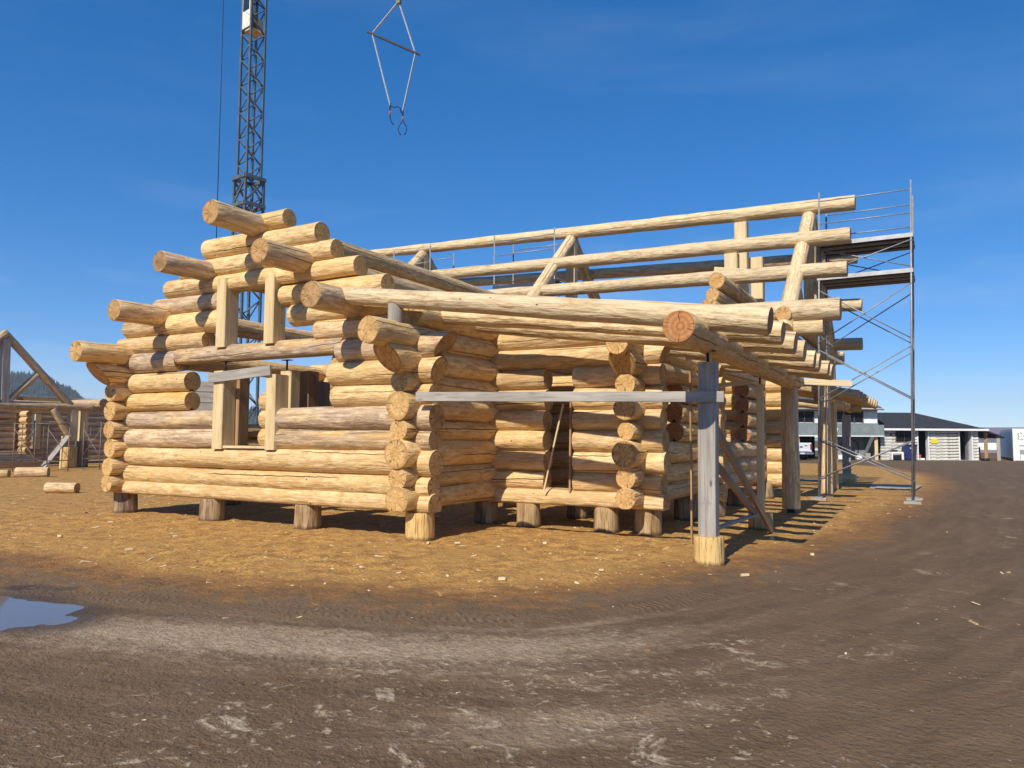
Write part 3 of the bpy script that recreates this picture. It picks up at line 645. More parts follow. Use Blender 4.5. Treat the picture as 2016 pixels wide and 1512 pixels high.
scaffold('grey scaffold inside the house beyond the middle truss', -10.28, -8.6, 12.75, 14.3, 8.75, (1.5, 3.0, 4.5, 6.0, 7.0), (7.2,), ((1.5, 3), (3.2, 4.5), (4.7, 6.4)), (8.1, 8.6))

# ---------------------------------------------------------------- crane
CX, CY = -28.5, 21.55
C = thing('tower_crane', 'grey-blue lattice tower crane mast with cream cab behind the house', 'crane', None, (CX, CY, 0))
th = R(-9); ca_, sa_ = math.cos(th), math.sin(th)
def cp(a, b, z): return (CX+a*ca_-b*sa_, CY+a*sa_+b*ca_, z)
def mast(s, z0, z1, pan, ch):
    h = s/2; cs = ((-h, -h), (h, -h), (h, h), (-h, h))
    for a, b in cs: beam('mast_chord', cp(a, b, z0), cp(a, b, z1), ch, ch, M_CRANE, C)
    n = max(1, round((z1-z0)/pan)); dz = (z1-z0)/n
    for i in range(n):
        z = z0+i*dz
        for k in range(4):
            a, b = cs[k], cs[(k+1) % 4]
            if (k % 2) == 0: a, b = b, a
            tube('mast_diagonal', cp(*a, z), cp(*b, z+dz/2), .045, M_CRANE, C, 6); tube('mast_diagonal', cp(*b, z+dz/2), cp(*a, z+dz), .045, M_CRANE, C, 6)
mast(1.22, .3, 17.2, 2.1, .14); mast(.98, 17.2, 32.0, 1.62, .125)
for z in (15.5, 17.15):
    for k in range(4):
        q = ((-.68, -.68), (.68, -.68), (.68, .68), (-.68, .68)); beam('collar_beam', cp(*q[k], z), cp(*q[(k+1) % 4], z), .14, .22, M_CRANE, C)
for k in range(4):
    q = ((-.62, -.62), (.62, -.62), (.62, .62), (-.62, .62)); beam('collar_brace', cp(*q[k], 15.6), cp(*q[(k+1) % 4], 17.05), .09, .12, M_CRANE, C)
mz = Matrix.Translation((CX, CY, 0)) @ Matrix.Rotation(th, 4, 'Z')
for (x0, x1, y0, y1, z0, z1, m_, n_) in ((-.50, .50, -.53, -.49, 26.5, 29.6, M_CAB, 'cab_panel'), (-.53, -.49, -.5, .5, 26.5, 29.6, M_CAB, 'cab_panel'), (-.45, .45, -.45, .45, 26.35, 26.45, M_TAN, 'cab_floor'), (-.28, .02, -.1, .2, 26.45, 27.6, M_BROWN, 'cab_seat'), (-.35, .3, -.55, -.535, 27.6, 29.1, M_GLASS, 'cab_window'), (.1, .35, .05, .4, 26.5, 27.2, M_TAN, 'cab_equipment'), (-1.0, 1.0, -1.0, 1.0, 0, .35, M_CRANE, 'crane_base')):
    blk(n_, x0, x1, y0, y1, z0, z1, m_, C, .01, mz)
J0 = Vector((CX, CY, 32.0)); J1 = Vector((-9.3, 12.5, 32.6)); jd = (J1-J0).normalized(); jn = Vector((-jd.y, jd.x, 0)).normalized()
for off in (jn*.5, -jn*.5, Vector((0, 0, .9))): beam('jib_chord', J0+off, J1+off, .1, .1, M_CRANE, C)
for i in range(12):
    a = J0.lerp(J1, i/12); b = J0.lerp(J1, (i+1)/12)
    for s_ in (1, -1): tube('jib_diagonal', a+jn*.5*s_, (a+b)/2+Vector((0, 0, .9)), .03, M_CRANE, C, 6); tube('jib_diagonal', (a+b)/2+Vector((0, 0, .9)), b+jn*.5*s_, .03, M_CRANE, C, 6)
tube('guy_cable', (-25.30, 16.8, .2), (-24.35, 15.9, 32.2), .022, M_BLACK, C, 6)
beam('guy_arm', (-24.35, 15.9, 32.1), (CX, CY, 32.1), .12, .12, M_CRANE, C)
HK = Vector((-10.52, 13.07, 18.8))
S = thing('lifting_spreader', 'crane lifting sling with dark spreader bar and two log tongs', 'lifting sling', None, HK)
tube('hoist_rope', HK+Vector((0, 0, .1)), (-10.52, 13.07, 32.5), .014, M_BLACK, S, 6)
blk('hook_block', HK.x-.09, HK.x+.09, HK.y-.07, HK.y+.07, HK.z-.1, HK.z+.22, mat_simple('olive_hook_block', (.2, .22, .1), .6), S)
bl, br = Vector((-11.47, 12.64, 17.53)), Vector((-10.01, 13.53, 16.76)); tl_, tr_ = Vector((-10.94, 13.17, 14.72)), Vector((-10.51, 13.43, 14.5))
beam('spreader_bar', (-11.64, 12.53, 17.61), (-9.85, 13.62, 16.70), .075, .075, M_BLACK, S)
for a, b in ((HK, bl), (HK, br), (bl, tl_), (br, tr_)): beam('sling_strap', a, b, .07, .03, M_WEB, S, (1, 0, 0))
for t_, hook in ((tl_, 0), (tr_, 1)):
    tube('shackle', t_+Vector((0, 0, .08)), t_-Vector((0, 0, .22)), .028, M_BLACK, S)
    tube('tong_swivel', t_-Vector((0, 0, .22)), t_-Vector((0, 0, .42)), .032, M_RED, S)
    c0 = t_-Vector((0, 0, .42)); rr2 = Vector((.87, .49, 0))
    if hook:
        for s_ in (1, -1): curve_tube('tong_arm', [c0+rr2*s_*a+Vector((0, 0, b)) for a, b in ((0, .05), (.06, -.08), (.14, -.2), (.17, -.34), (.13, -.48), (.06, -.55))], .022, M_BLACK, S, 7)
    else:
        curve_tube('tong_arm', [c0+rr2*a+Vector((0, 0, b)) for a, b in ((-.02, .3), (.0, .05), (.01, -.12), (.06, -.28), (.15, -.36))], .022, M_BLACK, S, 7)
        curve_tube('tong_arm', [c0+rr2*a+Vector((0, 0, b)) for a, b in ((0, .38), (.15, .33), (.3, .36), (.4, .3), (.45, .1))], .022, M_BLACK, S, 7)

# ---------------------------------------------------------------- second log building in the yard, left
B = thing('log_building', 'shaded log building with an exposed roof truss across the yard', 'log building', None, (-31, 11, 0))
bt = lambda w_=.5: (min(1, w_+.35), 0, .8)
log('truss_chord', (-31, 4, 3.0), (-31, 13.9, 3.1), .2, .2, B, bt(), wob=1.2)
log('truss_rafter', (-31.02, 13.0, 2.95), (-31.02, 9.45, 6.55), .2, .18, B, bt(), wob=1.2); log('truss_rafter', (-31.0, 5.9, 2.95), (-31.0, 9.6, 6.5), .2, .18, B, bt(.9), wob=1.2)
beam('king_post', (-31, 9.62, 3.1), (-31, 9.56, 6.2), .34, .34, M_GREY, B, col=(0, 0, 0)); log('truss_web', (-30.98, 9.8, 3.25), (-30.98, 11.1, 4.6), .15, .14, B, bt(.8)); log('truss_web', (-30.98, 9.4, 3.25), (-30.98, 8.0, 4.6), .15, .14, B, bt(.8))
log('knee_brace', (-30.9, 11.85, 2.95), (-30.9, 12.85, 1.45), .19, .19, B, bt(.3))
beam('porch_post', (-31, 12.95, 1.35), (-31, 12.95, 2.95), .36, .36, M_TAN, B, col=(0, 0, 0)); beam('porch_post', (-31.4, 13.75, 1.35), (-31.4, 13.75, 2.95), .34, .34, M_TAN, B, col=(0, 0, 0)); log('roof_log', (-34, 14.2, 3.3), (-30.4, 14.2, 3.3), .24, .26, B, bt(.8))
for i in range(9):
    z = .45+.31*i
    if 2 <= i <= 7: log('wall_log', (-34, 2, z), (-34, 11.7, z), .175, .17, B, bt(.7), seg=12, step=.5); log('wall_log', (-34, 12.9, z), (-34, 21, z), .175, .17, B, bt(.7), seg=12, step=.5)
    else: log('wall_log', (-34, 2, z), (-34, 21, z), .175, .17, B, bt(.7), seg=12, step=.5)
    if i < 8: log('wall_log', (-34.6, 12.0, z+.1), (-33.2, 12.0, z+.1), .17, .17, B, bt(.2), seg=12, step=.4)
log('roof_log', (-34, 2, 3.25), (-34, 21, 3.25), .2, .2, B, bt(.9), seg=12, step=.5)
M_SNOWROOF = mat_simple('pale_metal_roof', (.55, .55, .56), .5, .1, .12, 1.2)
beam('roof_sheet', (-38, 2, 3.75), (-38, 21, 3.75), 4.6, .06, M_SNOWROOF, B)
for y in (2.5, 7, 14, 20.5): log('porch_post', (-38, y, 0), (-38, y, 3.7), .17, .17, B, bt(.8), seg=12, step=.5)
post_b = beam('window_jamb', (-33.8, 12.75, .9), (-33.8, 12.75, 2.75), .14, .3, M_TAN, B, col=(0, 0, 0))
for y in (6, 9, 15, 19): log('inner_post', (-34, y, 0), (-34, y, .4), .2, .2, B, bt(.9), seg=12)
log('porch_post', (-31, 5, 0), (-31, 5, 2.9), .18, .18, B, bt(.7), seg=12)
stump(-31.0, 12.85, .36, 1.05, 'tall pale stump with tools on top under the far building post', None, .2)
stump(-31.4, 13.75, .3, 1.35, 'tall dark stump beside the pale one under the far building', None, 1.)
tag(log('axe_handle', (-31.1, 12.6, 1.07), (-30.9, 13.1, 1.12), .03, .03, None, (.6, 0, 0), seg=8), 'small wooden tool lying on the tall pale stump', 'tool')
board('leaning_plank', (-28.8, 10.3, .05), (-30.2, 12.3, 1.6), .25, .06, M_GREY, 'grey plank leaning in front of the far log building', 'plank')
board('leaning_plank', (-30.6, 12.2, .0), (-30.6, 12.25, 1.6), .12, .05, M_PALE, 'pale narrow plank standing beside the tall stump', 'plank')
scaffold('rusty low scaffold frame in front of the far log building', -28.9, -27.2, 9.1, 10.6, 2.2, (.5, 2.15), (), ((.6, 1.9),), (), M_STEEL=M_SCRUST)
scaffold('low scaffold frame at the corner of the far log building', -29.4, -28.0, 12.6, 13.9, 2.3, (.5, 2.2), (), ((.6, 1.9),), (), M_STEEL=M_SCRUST)
def lying(p0, p1, r, label, col=(.5, 0, .3), **kw): return tag(log('loose_log', p0, p1, r, r, None, col, **kw), label, 'log')
lying((-14.75, 2.75, .14), (-13.95, 3.15, .14), .16, 'short pale log lying alone on the sawdust')
lying((-13.2, 4.6, .12), (-12.2, 5.1, .12), .17, 'short grey log lying behind the house corner', (.9, 0, .5))
lying((-25.3, 5.0, .17), (-23.9, 6.4, .17), .2, 'notched pale log lying at the edge of the yard', (.3, .3, .2), ftop=.12)
lying((-23.9, 6.65, .18), (-23.1, 7.45, .18), .21, 'brown log lying across the notched pale log end', (.6, 0, .6))
for i in range(5): tag(beam('stacked_plank', (-32.4, 6+i*.1, .32+.09*i), (-32.4, 12.2-.2*i, .32+.09*i), .5, .08, M_GREY, None, col=(0, 0, 0)), 'grey plank in the low stack by the far log wall', 'plank', 'planks stacked by the far log wall')
tag(beam('plank_rack', (-32.4, 6, .13), (-32.4, 12.4, .13), .55, .28, M_BROWN), 'dark timber rack under the low plank stack', 'rack')

# stacked grey timber packs behind the house, seen through the window
for i in range(9): tag(beam('timber_pack', (-19.6, 9.4, .22+.42*i), (-17.3, 12.0, .22+.42*i), 2.0, .40, M_GREY, None, n=3, wob=.04, col=(0, 0, 0)), 'pale grey timber pack in the tall stack behind the house', 'timber', 'timber packs stacked behind the house')

# ---------------------------------------------------------------- shop building, right background
SO = Vector((3.2, 59.3, 0)); ex = Vector((.87, .493, 0)).normalized(); ey = Vector((-ex.y, ex.x, 0))
MS = Matrix((ex, ey, Vector((0, 0, 1)))).transposed().to_4x4(); MS.translation = SO
def mat_peel():
    g = G('peeling_white_paint'); p = g.obj(); n = g.noise(p, 5, 6, .75); x, y, z = g.sep(p)
    n2 = g.noise(g.comb(g.math('MULTIPLY', x, 1.5), y, g.math('MULTIPLY', z, 14)), 1, 5, .7)
    col = g.mix(g.rng(n, .3, .7), (.62, .59, .50), (.78, .76, .68)); col = g.mix(g.math('MULTIPLY', g.rng(n2, .50, .58), .8), col, (.2, .165, .125)); return g.done(col, .75, 0, .2)
M_PEEL = mat_peel()
M_SHING = mat_simple('dark_shingles', (.035, .037, .043), .9, 0, .35, 5, .2, .3)
M_GSID = mat_simple('grey_green_siding', (.20, .235, .23), .8, 0, .12, 2)
M_WSID = mat_simple('white_board_siding', (.74, .74, .72), .7, 0, .08, 3)
M_DGREY = mat_simple('plain_grey_wall', (.24, .25, .26), .85, 0, .15, 2)  # one grey shared by carport walls, fascia, slab and door leaf
M_SGLASS = mat_simple('dark_shop_glass', (.012, .014, .018), .35, 0, .2, 1, .15)
M_DARK = mat_simple('near_black_and_interior_shade', (.012, .012, .013), .9)  # near-black colour; on the workshop's inner panels it stands in for interior shade
M_TRIM = mat_simple('white_trim', (.78, .78, .76), .6, 0, .06, 3)
M_BRTRIM = mat_simple('brown_trim', (.12, .07, .045), .7)
SH = thing('workshop', 'long low workshop with peeling white plank walls and dark shingle roof', 'building', None, SO)
def sb(name, x0, x1, y0, y1, z0, z1, m_, parent=SH, bev=.0): return blk(name, x0, x1, y0, y1, z0, z1, m_, parent, bev, MS)
# plank wall, split by openings
nrow = 10; hrow = 2.42/nrow
for i in range(nrow):
    z0 = .04+i*hrow; segs = [(0.0, 2.98), (3.9, 6.38), (7.46, 7.98)]
    if z0 > 1.45: segs = [(0.0, 1.22), (2.68, 2.98), (3.9, 6.38), (7.46, 7.98)]
    for a, b in segs:
        d = rnd.uniform(-.02, .02); sb('wall_plank', a, b, -.04+d, .12, z0, z0+hrow-.045, M_PEEL)
sb('wall_backing', 0, 1.25, .13, .3, 0, 2.62, M_DARK); sb('wall_backing', 1.25, 2.65, .13, .3, 0, 1.5, M_DGREY); sb('wall_backing', 2.65, 3.0, .13, .3, 0, 2.62, M_DGREY); sb('wall_backing', 3.88, 6.4, .13, .3, 0, 2.62, M_DARK); sb('wall_backing', 7.44, 7.98, .13, .3, 0, 2.62, M_DGREY)
sb('fascia_board', 0, 7.98, -.06, .12, 2.465, 2.62, M_DGREY)
sb('side_wall', 7.8, 7.98, .32, 7.5, 0, 2.6, M_PEEL); sb('back_wall', 0, 7.8, 7.3, 7.5, 0, 2.6, M_DGREY); sb('floor_slab', -.1, 8.1, -.25, 7.6, -.05, .03, M_DGREY)
sb('window_pane', 1.25, 2.65, .05, .09, 1.52, 2.46, M_SGLASS); sb('window_bar', 1.93, 1.97, .0, .049, 1.52, 2.46, M_BRTRIM)
sb('shade_panel', 7.5, 7.56, .5, 7.2, .03, 2.5, M_DARK); sb('shade_panel', 2.6, 2.66, .5, 7.2, .03, 2.5, M_DARK); sb('shade_panel', 2.67, 7.49, 2.4, 2.46, .03, 2.5, M_DARK); sb('ceiling_board', .3, 7.7, .4, 7.2, 2.52, 2.56, M_DARK)  # black panels added so the doorways look unlit inside
for a in ((1.19, 1.26, 1.46, 2.47), (2.64, 2.71, 1.46, 2.47), (1.26, 2.64, 1.44, 1.52)): sb('window_frame', a[0], a[1], -.08, .06, a[2], a[3], M_BRTRIM)
for a, b in ((2.98, 3.04), (3.84, 3.92), (6.36, 6.43), (7.4, 7.48)): sb('door_jamb', a, b, -.09, .32, .03, 2.46, M_TRIM)
sb('door_leaf', 7.33, 7.39, .33, .75, .03, 2.4, M_DGREY); sb('dark_vent', .75, .9, -.075, -.02, 1.95, 2.15, M_BRTRIM)
for x0, x1, y0, y1, z1, m_, n_ in ((3.25, 3.6, .6, 1.0, .45, M_RED, 'red_box'), (3.1, 3.25, .5, .8, .3, M_TRIM, 'white_bucket'), (3.4, 3.75, .35, .55, .16, M_TRIM, 'white_tray')): tag(sb(n_, x0, x1, y0, y1, .03, z1, m_, None), {'red_box': 'red box inside the workshop doorway', 'white_bucket': 'grey-white bucket inside the workshop doorway', 'white_tray': 'white tray on the workshop threshold'}[n_], 'container')
# roof: hip at the right end
def smesh(name, V, F, m_, parent=SH):
    o = obj(name, pymesh(name, V, F), None, (m_,), None, MS)
    if parent is not None: par(o, parent)
    return o
e0, rz, t = 2.55, 4.02, .14
V = [(-.2, -.45, e0), (8.55, -.45, e0), (8.55, 8.0, e0), (-.2, 8.0, e0), (-.2, 3.8, rz), (4.75, 3.8, rz)]; V += [(a, b, c-t) for a, b, c in V]
smesh('shingle_roof', V, [(0, 1, 5, 4), (1, 2, 5), (2, 3, 4, 5), (3, 0, 4), (6, 10, 11, 7), (7, 11, 8), (8, 11, 10, 9), (0, 6, 7, 1), (1, 7, 8, 2), (2, 8, 9, 3), (3, 9, 6, 0)], M_SHING)
sb('white_gutter', -.2, 8.55, -.56, -.452, e0-.13, e0+.03, M_TRIM)
V = [(8.56, -.1, 2.50), (10.1, -.1, 1.95), (10.1, 8, 1.95), (8.56, 8, 2.50)]; V += [(a, b, c-.12) for a, b, c in V]
smesh('lean_to_roof', V, [(0, 1, 2, 3), (7, 6, 5, 4), (0, 4, 5, 1), (1, 5, 6, 2), (2, 6, 7, 3), (3, 7, 4, 0)], M_SHING)
for x, m_ in ((8.72, M_BROWN), (9.75, M_GREY)):
    for y in (.2, 6.8): beam('lean_to_post', MS @ Vector((x, y, 0)), MS @ Vector((x, y, 2.44 if x < 9 else 2.04)), .26, .26, m_, SH, col=(0, 0, 0))
# two-storey part
sb('upper_wall', -9.5, -.1, .25, 7, 2.78, 4.1, M_WSID)
for a, b in ((-6.85, -5.4), (-4.2, -3.0), (-2.75, -1.35)):
    sb('window_pane', a, b, .20, .245, 3.08, 3.95, M_SGLASS)
    for q in ((a-.07, a, 3.0, 4.0), (b, b+.07, 3.0, 4.0), ((a+b)/2-.03, (a+b)/2+.03, 3.08, 3.95)): sb('window_frame', q[0], q[1], .14, .249, q[2], q[3], M_BRTRIM)
for x in range(12):
    q = -9.4+.78*x
    if not any(a-.5 < q < b+.05 for a, b in ((-6.85, -5.4), (-4.2, -3.0), (-2.75, -1.35))): sb('siding_batten', q, q+.06, .22, .252, 3.0, 4.0, M_TRIM)
sb('soffit_band', -9.5, -.1, .17, .25, 3.98, 4.12, M_DGREY); sb('eave_trim', -9.6, .15, -.4, -.28, 4.08, 4.2, M_TRIM)
sb('sill_band', -9.5, -.1, .1, .249, 2.84, 3.0, M_GSID)
sb('balcony_front', -9.5, -.05, -.75, -.62, 1.95, 2.83, M_GSID); sb('balcony_floor', -9.5, -.05, -.6, .24, 1.9, 2.05, M_DGREY); sb('balcony_trim', -9.5, -.05, -.79, -.755, 1.9, 1.98, M_TRIM)
sb('carport_back_wall', -3.2, -.12, 2.2, 2.4, 0, 2.78, M_DGREY); sb('carport_back_wall', -9.5, -3.2, 5.5, 5.7, 0, 2.78, M_DARK); sb('carport_side_wall', -.3, -.12, .3, 2.19, 0, 2.75, M_DGREY)
for x in (-.55, -6.9): beam('carport_post', MS @ Vector((x, -.4, 0)), MS @ Vector((x, -.4, 1.95)), .24, .24, M_TAN, SH, col=(0, 0, 0))
V = [(-9.7, -.45, 4.15), (.15, -.45, 4.15), (.15, 3.6, 5.5), (-9.7, 3.6, 5.5), (.15, 7.5, 4.15), (-9.7, 7.5, 4.15)]; V += [(a, b, c-.1) for a, b, c in V]
smesh('shingle_roof', V, [(0, 1, 2, 3), (3, 2, 4, 5), (6, 9, 8, 7), (9, 11, 10, 8), (0, 6, 7, 1), (1, 7, 8, 2), (2, 8, 10, 4), (4, 10, 11, 5), (5, 11, 9, 3), (3, 9, 6, 0)], mat_simple('brown_grey_shingles', (.11, .10, .095), .9, 0, .25, 5, .2, .3))
V = [(-.1, .3, 4.1), (-.1, 7, 4.1), (-.1, 3.6, 5.35), (-.1, .3, 2.78), (-.1, 7, 2.78)]; smesh('gable_panel', [(a+.02, b, c) for a, b, c in V], [(3, 4, 1, 2, 0)], M_DARK)
tag(tube('antenna_pole', MS @ Vector((3.3, 9.5, 0)), MS @ Vector((3.3, 9.5, 5.4)), .045, M_STEEL), 'thin grey lamp pole rising behind the workshop roof', 'pole')
# sign on the plank wall
g = G('yellow_sign_print'); x, y, z = g.sep(g.obj()); ln = g.math('MULTIPLY', g.rng(g.math('FRACT', g.math('MULTIPLY', z, 9.0)), .55, .6), g.rng(g.noise(g.comb(g.math('MULTIPLY', x, 26), 0, g.math('FLOOR', g.math('MULTIPLY', z, 9.0))), 1, 2), .46, .5))
M_SIGN = g.done(g.mix(g.math('MULTIPLY', ln, .55), (.80, .66, .01), (.3, .24, .01)), .5)
tag(sb('yellow_sign', 4.08, 4.58, -.10, -.075, 1.38, 1.74, M_SIGN, None), 'small yellow notice sign on the white plank wall', 'sign')
# wheelie bin
Bn = thing('wheelie_bin', 'dark blue wheeled rubbish bin against the plank wall', 'bin', None, MS @ Vector((1.85, -.9, 0)))
M_BLUE = mat_simple('dark_blue_plastic', (.02, .035, .13), .5)
V = [(-.34, -.36, .1), (.34, -.36, .1), (.34, .3, .1), (-.34, .3, .1), (-.4, -.45, 1.2), (.4, -.45, 1.2), (.4, .4, 1.2), (-.4, .4, 1.2)]
o = obj('bin_body', pymesh('bin_body', V, [(0, 3, 2, 1), (0, 1, 5, 4), (1, 2, 6, 5), (2, 3, 7, 6), (3, 0, 4, 7), (4, 5, 6, 7)]), None, (M_BLUE,), None, MS @ Matrix.Translation((1.85, -.9, 0))); par(o, Bn)
sb('bin_lid', 1.42, 2.28, -1.4, -.45, 1.2, 1.3, M_BLUE, Bn, .03); sb('bin_handle', 1.5, 2.2, -.44, -.36, 1.22, 1.27, M_BLUE, Bn)
sb('bin_mark', 1.68, 2.02, -1.362, -1.355, .95, 1.04, M_TRIM, Bn)
for x in (1.5, 2.2): tube('bin_wheel', MS @ Vector((x-.04, -.6, .12)), MS @ Vector((x+.04, -.6, .12)), .12, M_BLACK, Bn, 14)
# discarded white appliance shells by the bin
Ap = thing('discarded_fender', 'white and black discarded car fender parts beside the blue bin', 'car parts', None, MS @ Vector((.9, -.7, 0)))
sb('fender_panel', .45, 1.4, -.9, -.5, .5, .68, M_TRIM, Ap, .05); sb('fender_side', .42, .52, -.95, -.5, .03, .6, M_TRIM, Ap, .03); sb('bumper_piece', .55, 1.2, -1.0, -.7, .02, .45, M_BLACK, Ap, .08); sb('fender_flare', 1.25, 1.42, -.95, -.6, .02, .66, M_TRIM, Ap, .05); sb('dark_cover', .45, 1.0, -.8, -.4, .69, .84, M_BLACK, Ap, .04)
tag(tube('black_barrel', MS @ Vector((8.5, 1.4, 0)), MS @ Vector((8.5, 1.4, 1.1)), .42, M_DARK, None, 20), 'black barrel under the lean-to roof', 'barrel')
def torus(name, c, R_, r, ax, mat, n=20, k=8):
    V, F = [], []
    a1 = ax.orthogonal().normalized(); a2 = ax.cross(a1)
    for i in range(n):
        d = a1*math.cos(2*math.pi*i/n)+a2*math.sin(2*math.pi*i/n)
        for j in range(k): V.append(tuple(d*(R_+r*math.cos(2*math.pi*j/k))+ax*r*math.sin(2*math.pi*j/k)))
    for i in range(n):
        for j in range(k): F.append((i*k+j, ((i+1) % n)*k+j, ((i+1) % n)*k+(j+1) % k, i*k+(j+1) % k))
    return obj(name, pymesh(name, V, F, None, [True]*len(F)), None, (mat,), None, Matrix.Translation(c))
tag(torus('old_tyre', MS @ Vector((8.3, -.3, .1)), .26, .1, Vector((0, 0, 1)), M_BLACK), 'old black tyre lying flat by the workshop corner', 'tyre')
tag(torus('hose_coil', MS @ Vector((-1.6, 2.12, .95)), .75, .035, ey.copy(), M_BLACK, 28, 6), 'black hose coil hung on the grey carport wall', 'hose')
board('leaning_ladder', MS @ Vector((-4.6, -1.0, 0)), MS @ Vector((-3.9, -.7, 2.6)), .3, .06, M_STEEL, 'grey ladder leaning at the workshop balcony', 'ladder')
for i, (x, h, m_) in enumerate(((-2.9, .5, M_TAN), (-2.5, .8, M_DARK), (-1.9, .35, M_TRIM), (-3.4, .4, M_TRIM), (-1.1, .55, M_GREY))):
    tag(sb('crate', x, x+.4, -.1+.1*i, .3+.1*i, .02, h, m_, None, .02), ['tan wooden box under the workshop carport', 'dark box under the workshop carport', 'low white box under the workshop carport', 'white box near the ladder under the carport', 'grey box by the carport post'][i], 'box')
# pickup truck at the carport: seen from behind
T = thing('pickup_truck', 'white pickup truck parked with its tailgate toward the yard', 'pickup truck', None, MS @ Vector((-7.3, -2.0, 0)))
TM = MS @ Matrix.Translation((-7.3, -2.0, 0)) @ Matrix.Rotation(R(8), 4, 'Z')
M_TRUCK = mat_simple('white_truck_paint', (.72, .73, .75), .3, .1, .04, 2, .5); M_TAIL = mat_simple('red_tail_lamp', (.25, .01, .02), .25, 0, .1, 4, .5); M_CHROME = mat_simple('chrome_bumper', (.7, .7, .72), .15, .95, .05, 3)
def tb(n, x0, x1, y0, y1, z0, z1, m_, bev=.03, p=T): return blk(n, x0, x1, y0, y1, z0, z1, m_, p, bev, TM)
tb('bed_side', -.95, -.80, 0, 2.1, .62, 1.38, M_TRUCK, .05); tb('bed_side', .80, .95, 0, 2.1, .62, 1.38, M_TRUCK, .05); tb('bed_floor', -.80, .80, .05, 2.1, .62, .75, M_TRUCK)
tg = tb('tailgate', -.78, .78, -.06, .04, .68, 1.36, M_TRUCK, .03); tb('tailgate_emblem', -.12, .12, -.075, -.062, 1.0, 1.1, M_BLACK, .0); tb('tailgate_handle', .3, .5, -.085, -.062, 1.12, 1.18, M_BLACK, .0)
for s_ in (-1, 1): tb('tail_lamp', s_*.87-.07, s_*.87+.07, -.05, -.005, .85, 1.3, M_TAIL, .01)
tb('rear_bumper', -.95, .95, -.25, -.065, .45, .64, M_CHROME, .04); tb('number_plate', -.18, .18, -.262, -.252, .5, .6, M_TRIM, 0)
V = [(-.93, 2.1, .62), (.93, 2.1, .62), (.93, 5.3, .62), (-.93, 5.3, .62), (-.93, 2.1, 1.38), (.93, 2.1, 1.38), (.93, 5.3, 1.15), (-.93, 5.3, 1.15), (-.75, 2.25, 1.82), (.75, 2.25, 1.82), (.75, 3.4, 1.84), (-.75, 3.4, 1.84), (.9, 4.0, 1.32), (-.9, 4.0, 1.32)]
o = obj('cab_body', pymesh('cab_body', V, [(0, 3, 2, 1), (0, 1, 5, 4), (1, 2, 6, 12, 5), (3, 0, 4, 13, 7), (2, 3, 7, 6), (6, 7, 13, 12), (12, 13, 11, 10), (8, 9, 10, 11), (4, 5, 9, 8), (5, 12, 10, 9), (4, 8, 11, 13)]), None, (M_TRUCK,), None, TM); par(o, T)
tb('rear_window', -.62, .62, 2.12, 2.18, 1.48, 1.76, M_GLASS, 0)
for s_ in (-1, 1):
    for y in (1.0, 4.3): wl = tube('wheel', TM @ Vector((s_*.92, y, .38)), TM @ Vector((s_*.68, y, .38)), .38, M_BLACK, T, 20)
# shipping container
K = thing('shipping_container', 'cream shipping container with corrugated side at the yard edge', 'container', None, (12.52, 63.3, 0))
KA = Vector((1, .02, 0)).normalized()
MK = Matrix((KA, Vector((-KA.y, KA.x, 0)), Vector((0, 0, 1)))).transposed().to_4x4(); MK.translation = (12.52, 63.3, 0)
M_CREAM = mat_simple('cream_container_paint', (.80, .79, .70), .5, 0, .06, 2, .3, 0, (.42, .36, .27), .68)
def kb(n, x0, x1, y0, y1, z0, z1, m_, bev=.01): return blk(n, x0, x1, y0, y1, z0, z1, m_, K, bev, MK)
V, F = [], []; n = 96
for i in range(n+1):
    y = .1+11.9*i/n; d = (0, .05, .05, 0)[i % 4]; V += [(d, y, .2), (d, y, 2.55)]
for i in range(n): F.append((2*i, 2*i+1, 2*i+3, 2*i+2))
o = obj('corrugated_side', pymesh('corrugated_side', V, F), None, (M_CREAM,), None, MK); par(o, K)
o = obj('corrugated_side', pymesh('corrugated_side', [(2.44-a, b, c) for a, b, c in V], [f[::-1] for f in F]), None, (M_CREAM,), None, MK); par(o, K)
kb('roof_panel', 0.01, 2.43, .02, 12.08, 2.56, 2.6, M_CREAM); kb('floor_frame', .02, 2.42, .05, 12.05, .08, .2, M_BROWN)
kb('door_leaf', .1, 1.21, .0, .06, .2, 2.5, M_CREAM); kb('door_leaf', 1.23, 2.34, .0, .06, .2, 2.5, M_CREAM); kb('back_panel', .05, 2.39, 12.0, 12.06, .2, 2.55, M_CREAM)
for x in (0, 2.34): kb('corner_post', x-.001, x+.101, -.02, .12, 0.02, 2.61, M_CREAM); kb('corner_post', x-.001, x+.101, 11.98, 12.12, .02, 2.61, M_CREAM)
kb('header_bar', .1, 2.34, -.01, .1, 2.5, 2.6, M_CREAM); kb('sill_bar', .1, 2.34, -.01, .1, .05, .195, M_CREAM)
for x in (.45, .9, 1.5, 2.0):
    tube('lock_rod', MK @ Vector((x, -.04, .15)), MK @ Vector((x, -.04, 2.52)), .022, M_CREAM, K); kb('rod_handle', x-.02, x+.3, -.075, -.055, 1.25, 1.29, M_STEEL, 0); kb('rod_handle', x-.02, x+.28, -.075, -.055, .9, .93, M_STEEL, 0)
kb('data_plate', .45, .75, -.012, -.002, .55, .85, M_STEEL, 0)
def loop(cx, cz, rx, rz_, a0, a1, n=14): return [MK @ Vector((cx+rx*math.cos(R(a0+(a1-a0)*i/n)), -.015, cz+rz_*math.sin(R(a0+(a1-a0)*i/n)))) for i in range(n+1)]
curve_tube('container_mark', loop(.52, 2.13, .17, .13, 40, 265), .022, M_BLACK, K, 6); curve_tube('container_mark', loop(.54, 1.86, .2, .15, 100, 330), .022, M_BLACK, K, 6)
